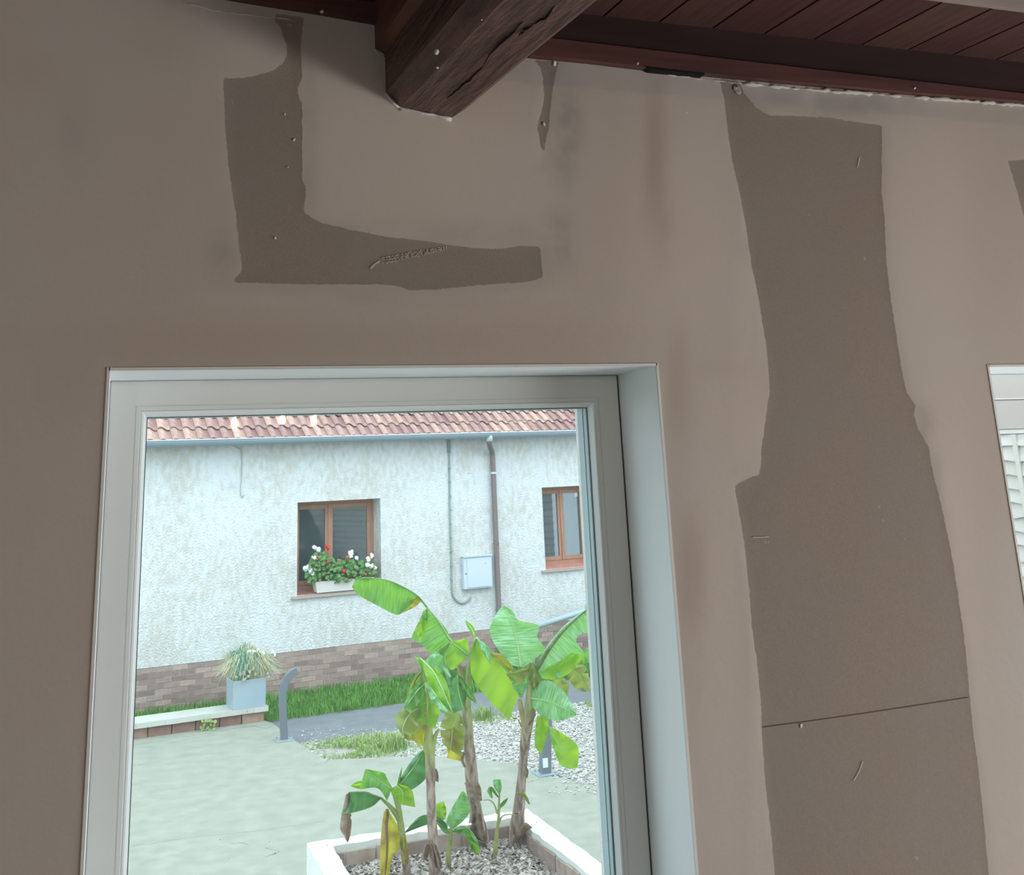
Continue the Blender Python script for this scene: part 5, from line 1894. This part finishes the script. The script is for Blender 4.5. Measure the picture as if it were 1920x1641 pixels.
Cc.leaf(z4([(1193, 868), (1240, 960), (1300, 1090)]), z4([(1190, 872), (1212, 970), (1250, 1070)]), z4([(1200, 866), (1335, 960), (1342, 1080)]), L_LIME, dm=(-0.12, -0.2), dL=(-0.16, -0.24), dR=(-0.06, -0.15), rr=0.004)
Cc.leaf(z4([(1100, 535), (1070, 580), (970, 598)]), z4([(1080, 545), (1030, 575), (970, 592)]), z4([(1100, 560), (1060, 640), (1000, 640)]), L_OLIVE, dm=(-0.05, -0.1), dL=(0.02, -0.1), dR=(-0.1, -0.14), rib=None, tear=0.05)
Cc.leaf(z4([(1085, 560), (1040, 650), (1040, 715)]), z4([(1010, 610), (1000, 650), (1030, 700)]), z4([(1100, 560), (1080, 650), (1050, 720)]), L_PALE, dm=(0.05, 0.05), dL=(0.05, 0.05), dR=(-0.02, 0), rib=None)
Cc.leaf(z4([(1105, 535), (1125, 600), (1120, 665)]), z4([(1100, 540), (1105, 620), (1110, 665)]), z4([(1115, 540), (1142, 610), (1128, 668)]), L_OLIVE, dm=(-0.05, -0.08), dL=(-0.06, -0.08), dR=(-0.02, -0.08), rib=None, n=14)
Cc.leaf(z4([(1290, 560), (1350, 600), (1400, 685)]), z4([(1330, 545), (1385, 560), (1415, 690)]), z4([(1280, 590), (1320, 660), (1360, 690)]), L_OLIVE, dm=(0.25, 0.3), dL=(0.3, 0.32), dR=(0.22, 0.3), tear=0.25, rr=0.005)
Cc.leaf(z4([(1215, 620), (1250, 650), (1285, 710)]), z4([(1240, 610), (1290, 630), (1295, 700)]), z4([(1205, 630), (1225, 670), (1265, 700)]), L_OLIVE, dm=(0.2, 0.25), dL=(0.2, 0.25), dR=(0.2, 0.25), tear=0.2, rib=None)
Cc.leaf(z4([(1340, 530), (1380, 480), (1410, 470)]), z4([(1350, 520), (1375, 470), (1405, 455)]), z4([(1350, 550), (1390, 540), (1412, 530)]), L_GREEN, dm=(0.35, 0.4), dL=(0.35, 0.4), dR=(0.35, 0.4), rib=None)
Cc.leaf(z4([(1385, 262), (1405, 240), (1420, 225)]), z4([(1375, 245), (1395, 215), (1415, 215)]), z4([(1400, 280), (1415, 260), (1425, 240)]), L_PALE, dm=(-0.14, -0.16), dL=(-0.12, -0.15), dR=(-0.16, -0.18), rib=None, n=10)
for pts, w_ in (([(1050, 1440), (1060, 1400), (1090, 1380)], 10), ([(1000, 1330), (1030, 1320), (1058, 1370)], 3), ([(1020, 1440), (1000, 1500), (990, 1530)], 9), ([(1085, 860), (1105, 830), (1120, 800)], 3), ([(1005, 825), (1030, 830), (1048, 870)], 3), ([(1060, 1060), (1075, 1090), (1070, 1130)], 6), ([(1050, 1500), (1040, 1520), (1060, 1530)], 12)):
    q = z4(pts)
    Cc.leaf(q, [(x - w_ * 0.6, y - w_ * 0.5) for x, y in q], [(x + w_ * 0.6, y + w_ * 0.5) for x, y in q], L_DRY, dm=(-0.09, -0.13), dL=(-0.07, -0.1), dR=(-0.07, -0.1), rib=None, n=10)

# --- small plant on the left
D = Plant((763, 1652), 'small banana plant at the left with a yellow dying leaf')
D.stem(z4([(462, 1690), (450, 1600), (430, 1450), (415, 1340), (405, 1240), (400, 1180)]), [0.030, 0.028, 0.026, 0.024, 0.018, 0.010], stem_mat('stem_small', 0.42, 0.62))
D.stem(z4([(415, 1350), (370, 1290), (315, 1238)]), [0.024, 0.016, 0.008], M_PETIOLE, 'petiole')
D.stem(z4([(410, 1300), (385, 1230), (370, 1195)]), [0.018, 0.012, 0.007], M_PETIOLE, 'petiole')
D.leaf(z4([(318, 1240), (240, 1212), (148, 1212)]), z4([(315, 1235), (240, 1207), (148, 1208)]), z4([(318, 1245), (270, 1285), (190, 1312), (110, 1325)]), L_DARK, dm=(-0.03, -0.15), dL=(0, -0.12), dR=(-0.1, -0.2), rr=0.005)
D.leaf(z4([(150, 1215), (145, 1310), (142, 1470)]), z4([(135, 1220), (112, 1330), (105, 1400), (135, 1460)]), z4([(160, 1230), (165, 1330), (160, 1420), (146, 1470)]), L_DRY, dm=(-0.15, -0.15), dL=(-0.13, -0.14), dR=(-0.17, -0.16), rib=None, tear=0.35, n=18)
D.leaf(z4([(372, 1195), (310, 1150), (235, 1092)]), z4([(350, 1255), (300, 1190), (205, 1195)]), z4([(375, 1185), (345, 1130), (330, 1108), (240, 1088)]), L_GREEN, dm=(0, -0.1), dL=(-0.08, -0.16), dR=(0.05, -0.08), rr=0.005)
D.leaf(z4([(240, 1170), (200, 1165), (162, 1176)]), z4([(240, 1155), (200, 1150), (162, 1174)]), z4([(240, 1185), (205, 1192), (162, 1180)]), L_LIME, dm=(0, 0), dL=(0, 0), dR=(-0.02, 0), rib=None, n=10)
D.leaf(z4([(400, 1175), (430, 1210), (425, 1275)]), z4([(370, 1190), (385, 1230), (400, 1255)]), z4([(405, 1165), (475, 1195), (497, 1288)]), L_LIME, dm=(-0.04, -0.12), dL=(-0.06, -0.12), dR=(-0.05, -0.14), rr=0.004)
D.leaf(z4([(410, 1175), (480, 1090), (545, 985)]), z4([(405, 1165), (440, 1100), (490, 1030), (543, 983)]), z4([(440, 1200), (490, 1190), (555, 1130), (556, 1050), (548, 985)]), L_DARK, dm=(0.03, 0.2), dL=(0.08, 0.22), dR=(0.0, 0.2), rr=0.005)
D.leaf(z4([(405, 1175), (415, 1130), (426, 1080)]), z4([(400, 1175), (410, 1130), (425, 1082)]), z4([(412, 1175), (422, 1130), (428, 1082)]), L_GREEN, dm=(0, 0.05), dL=(0, 0.05), dR=(0, 0.05), rib=None, n=8)
D.leaf(z4([(350, 1302), (345, 1400), (350, 1500), (335, 1690)]), z4([(332, 1310), (318, 1420), (312, 1550), (305, 1690)]), z4([(358, 1305), (408, 1400), (412, 1500), (375, 1560), (365, 1690)]), L_YELLOW, dm=(-0.05, -0.02), dL=(-0.02, 0), dR=(-0.06, 0), rib=mat('rib_brown', (0.26, 0.14, 0.11), rough=0.8), rr=0.014, tear=0.06, n=26, label='yellow dying leaf hanging to the soil')
D.leaf(z4([(435, 1440), (445, 1510), (440, 1580)]), z4([(428, 1450), (432, 1520), (430, 1580)]), z4([(446, 1440), (455, 1510), (450, 1575)]), L_YELLOW, dm=(-0.05, -0.06), dL=(-0.04, -0.05), dR=(-0.04, -0.05), rib=None, n=10)

# --- small plant in the middle
Ep = Plant((841, 1634), 'small low banana plant with an upright teal-green leaf near the front')
Ep.stem(z4([(658, 1640), (668, 1540), (678, 1450), (680, 1400)]), [0.022, 0.019, 0.017, 0.012], stem_mat('stem_low', 0.30, 0.45))
Ep.leaf(z4([(682, 1400), (705, 1310), (742, 1206)]), z4([(655, 1375), (672, 1320), (735, 1208)]), z4([(690, 1402), (745, 1360), (782, 1300), (760, 1220), (746, 1205)]), L_PALE, dm=(0, 0.05), dL=(-0.06, 0.02), dR=(-0.02, 0.02), rr=0.004)
Ep.leaf(z4([(650, 1350), (630, 1310), (625, 1262)]), z4([(640, 1355), (606, 1330), (606, 1272)]), z4([(655, 1350), (658, 1300), (645, 1258)]), L_LIME, dm=(0, 0.05), dL=(0.03, 0.06), dR=(0.05, 0.06), rr=0.003)
Ep.leaf(z4([(665, 1390), (600, 1345), (520, 1345), (442, 1420)]), z4([(660, 1370), (600, 1332), (520, 1335), (442, 1415)]), z4([(665, 1400), (600, 1375), (540, 1385), (444, 1422)]), L_DARK, dm=(0, 0), dL=(0.06, 0.04), dR=(-0.04, 0), rr=0.003)
Ep.leaf(z4([(690, 1412), (750, 1400), (800, 1450), (825, 1530)]), z4([(700, 1400), (760, 1388), (815, 1450), (836, 1530)]), z4([(690, 1420), (740, 1430), (775, 1470), (790, 1512)]), L_GREEN, dm=(0, -0.05), dL=(0.04, 0), dR=(-0.05, -0.08), rr=0.004)
Ep.leaf(z4([(680, 1420), (650, 1400), (600, 1360)]), z4([(670, 1400), (640, 1385), (600, 1355)]), z4([(680, 1430), (645, 1420), (610, 1375)]), L_PALE, dm=(0, -0.06), dL=(0, -0.05), dR=(-0.04, -0.06), rib=None, n=10)
Ep.leaf(z4([(770, 1465), (800, 1490), (815, 1530)]), z4([(775, 1465), (815, 1480), (836, 1530)]), z4([(772, 1475), (790, 1510), (812, 1534)]), L_LIME, dm=(-0.06, -0.08), dL=(-0.05, -0.08), dR=(-0.08, -0.1), rib=None, n=10)

# --- thin young plant
Fp = Plant((928, 1613), 'thin young banana shoot between the middle and right stems')
Fp.stem(z4([(908, 1563), (918, 1450), (930, 1340), (932, 1260), (935, 1200)]), [0.020, 0.016, 0.012, 0.008, 0.005], stem_mat('stem_shoot', 0.25, 0.40))
Fp.leaf(z4([(935, 1215), (928, 1180), (920, 1142)]), z4([(930, 1220), (905, 1180), (900, 1145)]), z4([(940, 1215), (946, 1180), (940, 1142)]), L_PALE, dm=(0, 0.02), dL=(-0.02, 0), dR=(-0.02, 0), rr=0.003, n=12)
Fp.leaf(z4([(932, 1240), (910, 1205), (888, 1180)]), z4([(925, 1225), (905, 1190), (888, 1178)]), z4([(935, 1245), (912, 1225), (885, 1190)]), L_GREEN, dm=(0, -0.03), dL=(0, -0.02), dR=(-0.03, -0.04), rr=0.003, n=12)
Fp.leaf(z4([(885, 1180), (878, 1200), (895, 1240)]), z4([(880, 1182), (870, 1205), (890, 1240)]), z4([(892, 1185), (895, 1210), (900, 1240)]), L_PALE, dm=(-0.03, -0.05), dL=(-0.04, -0.05), dR=(-0.04, -0.05), rib=None, n=10)
Fp.stem(z4([(925, 1320), (905, 1270), (880, 1250), (850, 1252)]), [0.010, 0.006, 0.004, 0.003], M_PETIOLE, 'petiole')
Fp.stem(z4([(932, 1300), (945, 1270), (975, 1245)]), [0.010, 0.006, 0.003], M_PETIOLE, 'petiole')
Fp.leaf(z4([(940, 1285), (960, 1260), (978, 1240)]), z4([(938, 1275), (955, 1252), (976, 1240)]), z4([(945, 1290), (965, 1270), (980, 1242)]), L_GREEN, dm=(0, -0.02), dL=(0, 0), dR=(-0.02, -0.02), rib=None, n=8)
Fp.stem(z4([(930, 1370), (950, 1335), (985, 1325), (1020, 1330)]), [0.010, 0.005, 0.004, 0.003], mat('petiole_brown', (0.3, 0.2, 0.1)), 'petiole')
Fp.leaf(z4([(1020, 1218), (1060, 1220), (1090, 1272)]), z4([(1020, 1214), (1065, 1212), (1095, 1270)]), z4([(1020, 1222), (1055, 1230), (1086, 1274)]), L_OLIVE, dm=(-0.05, -0.1), dL=(-0.05, -0.1), dR=(-0.07, -0.1), rib=None, n=10)
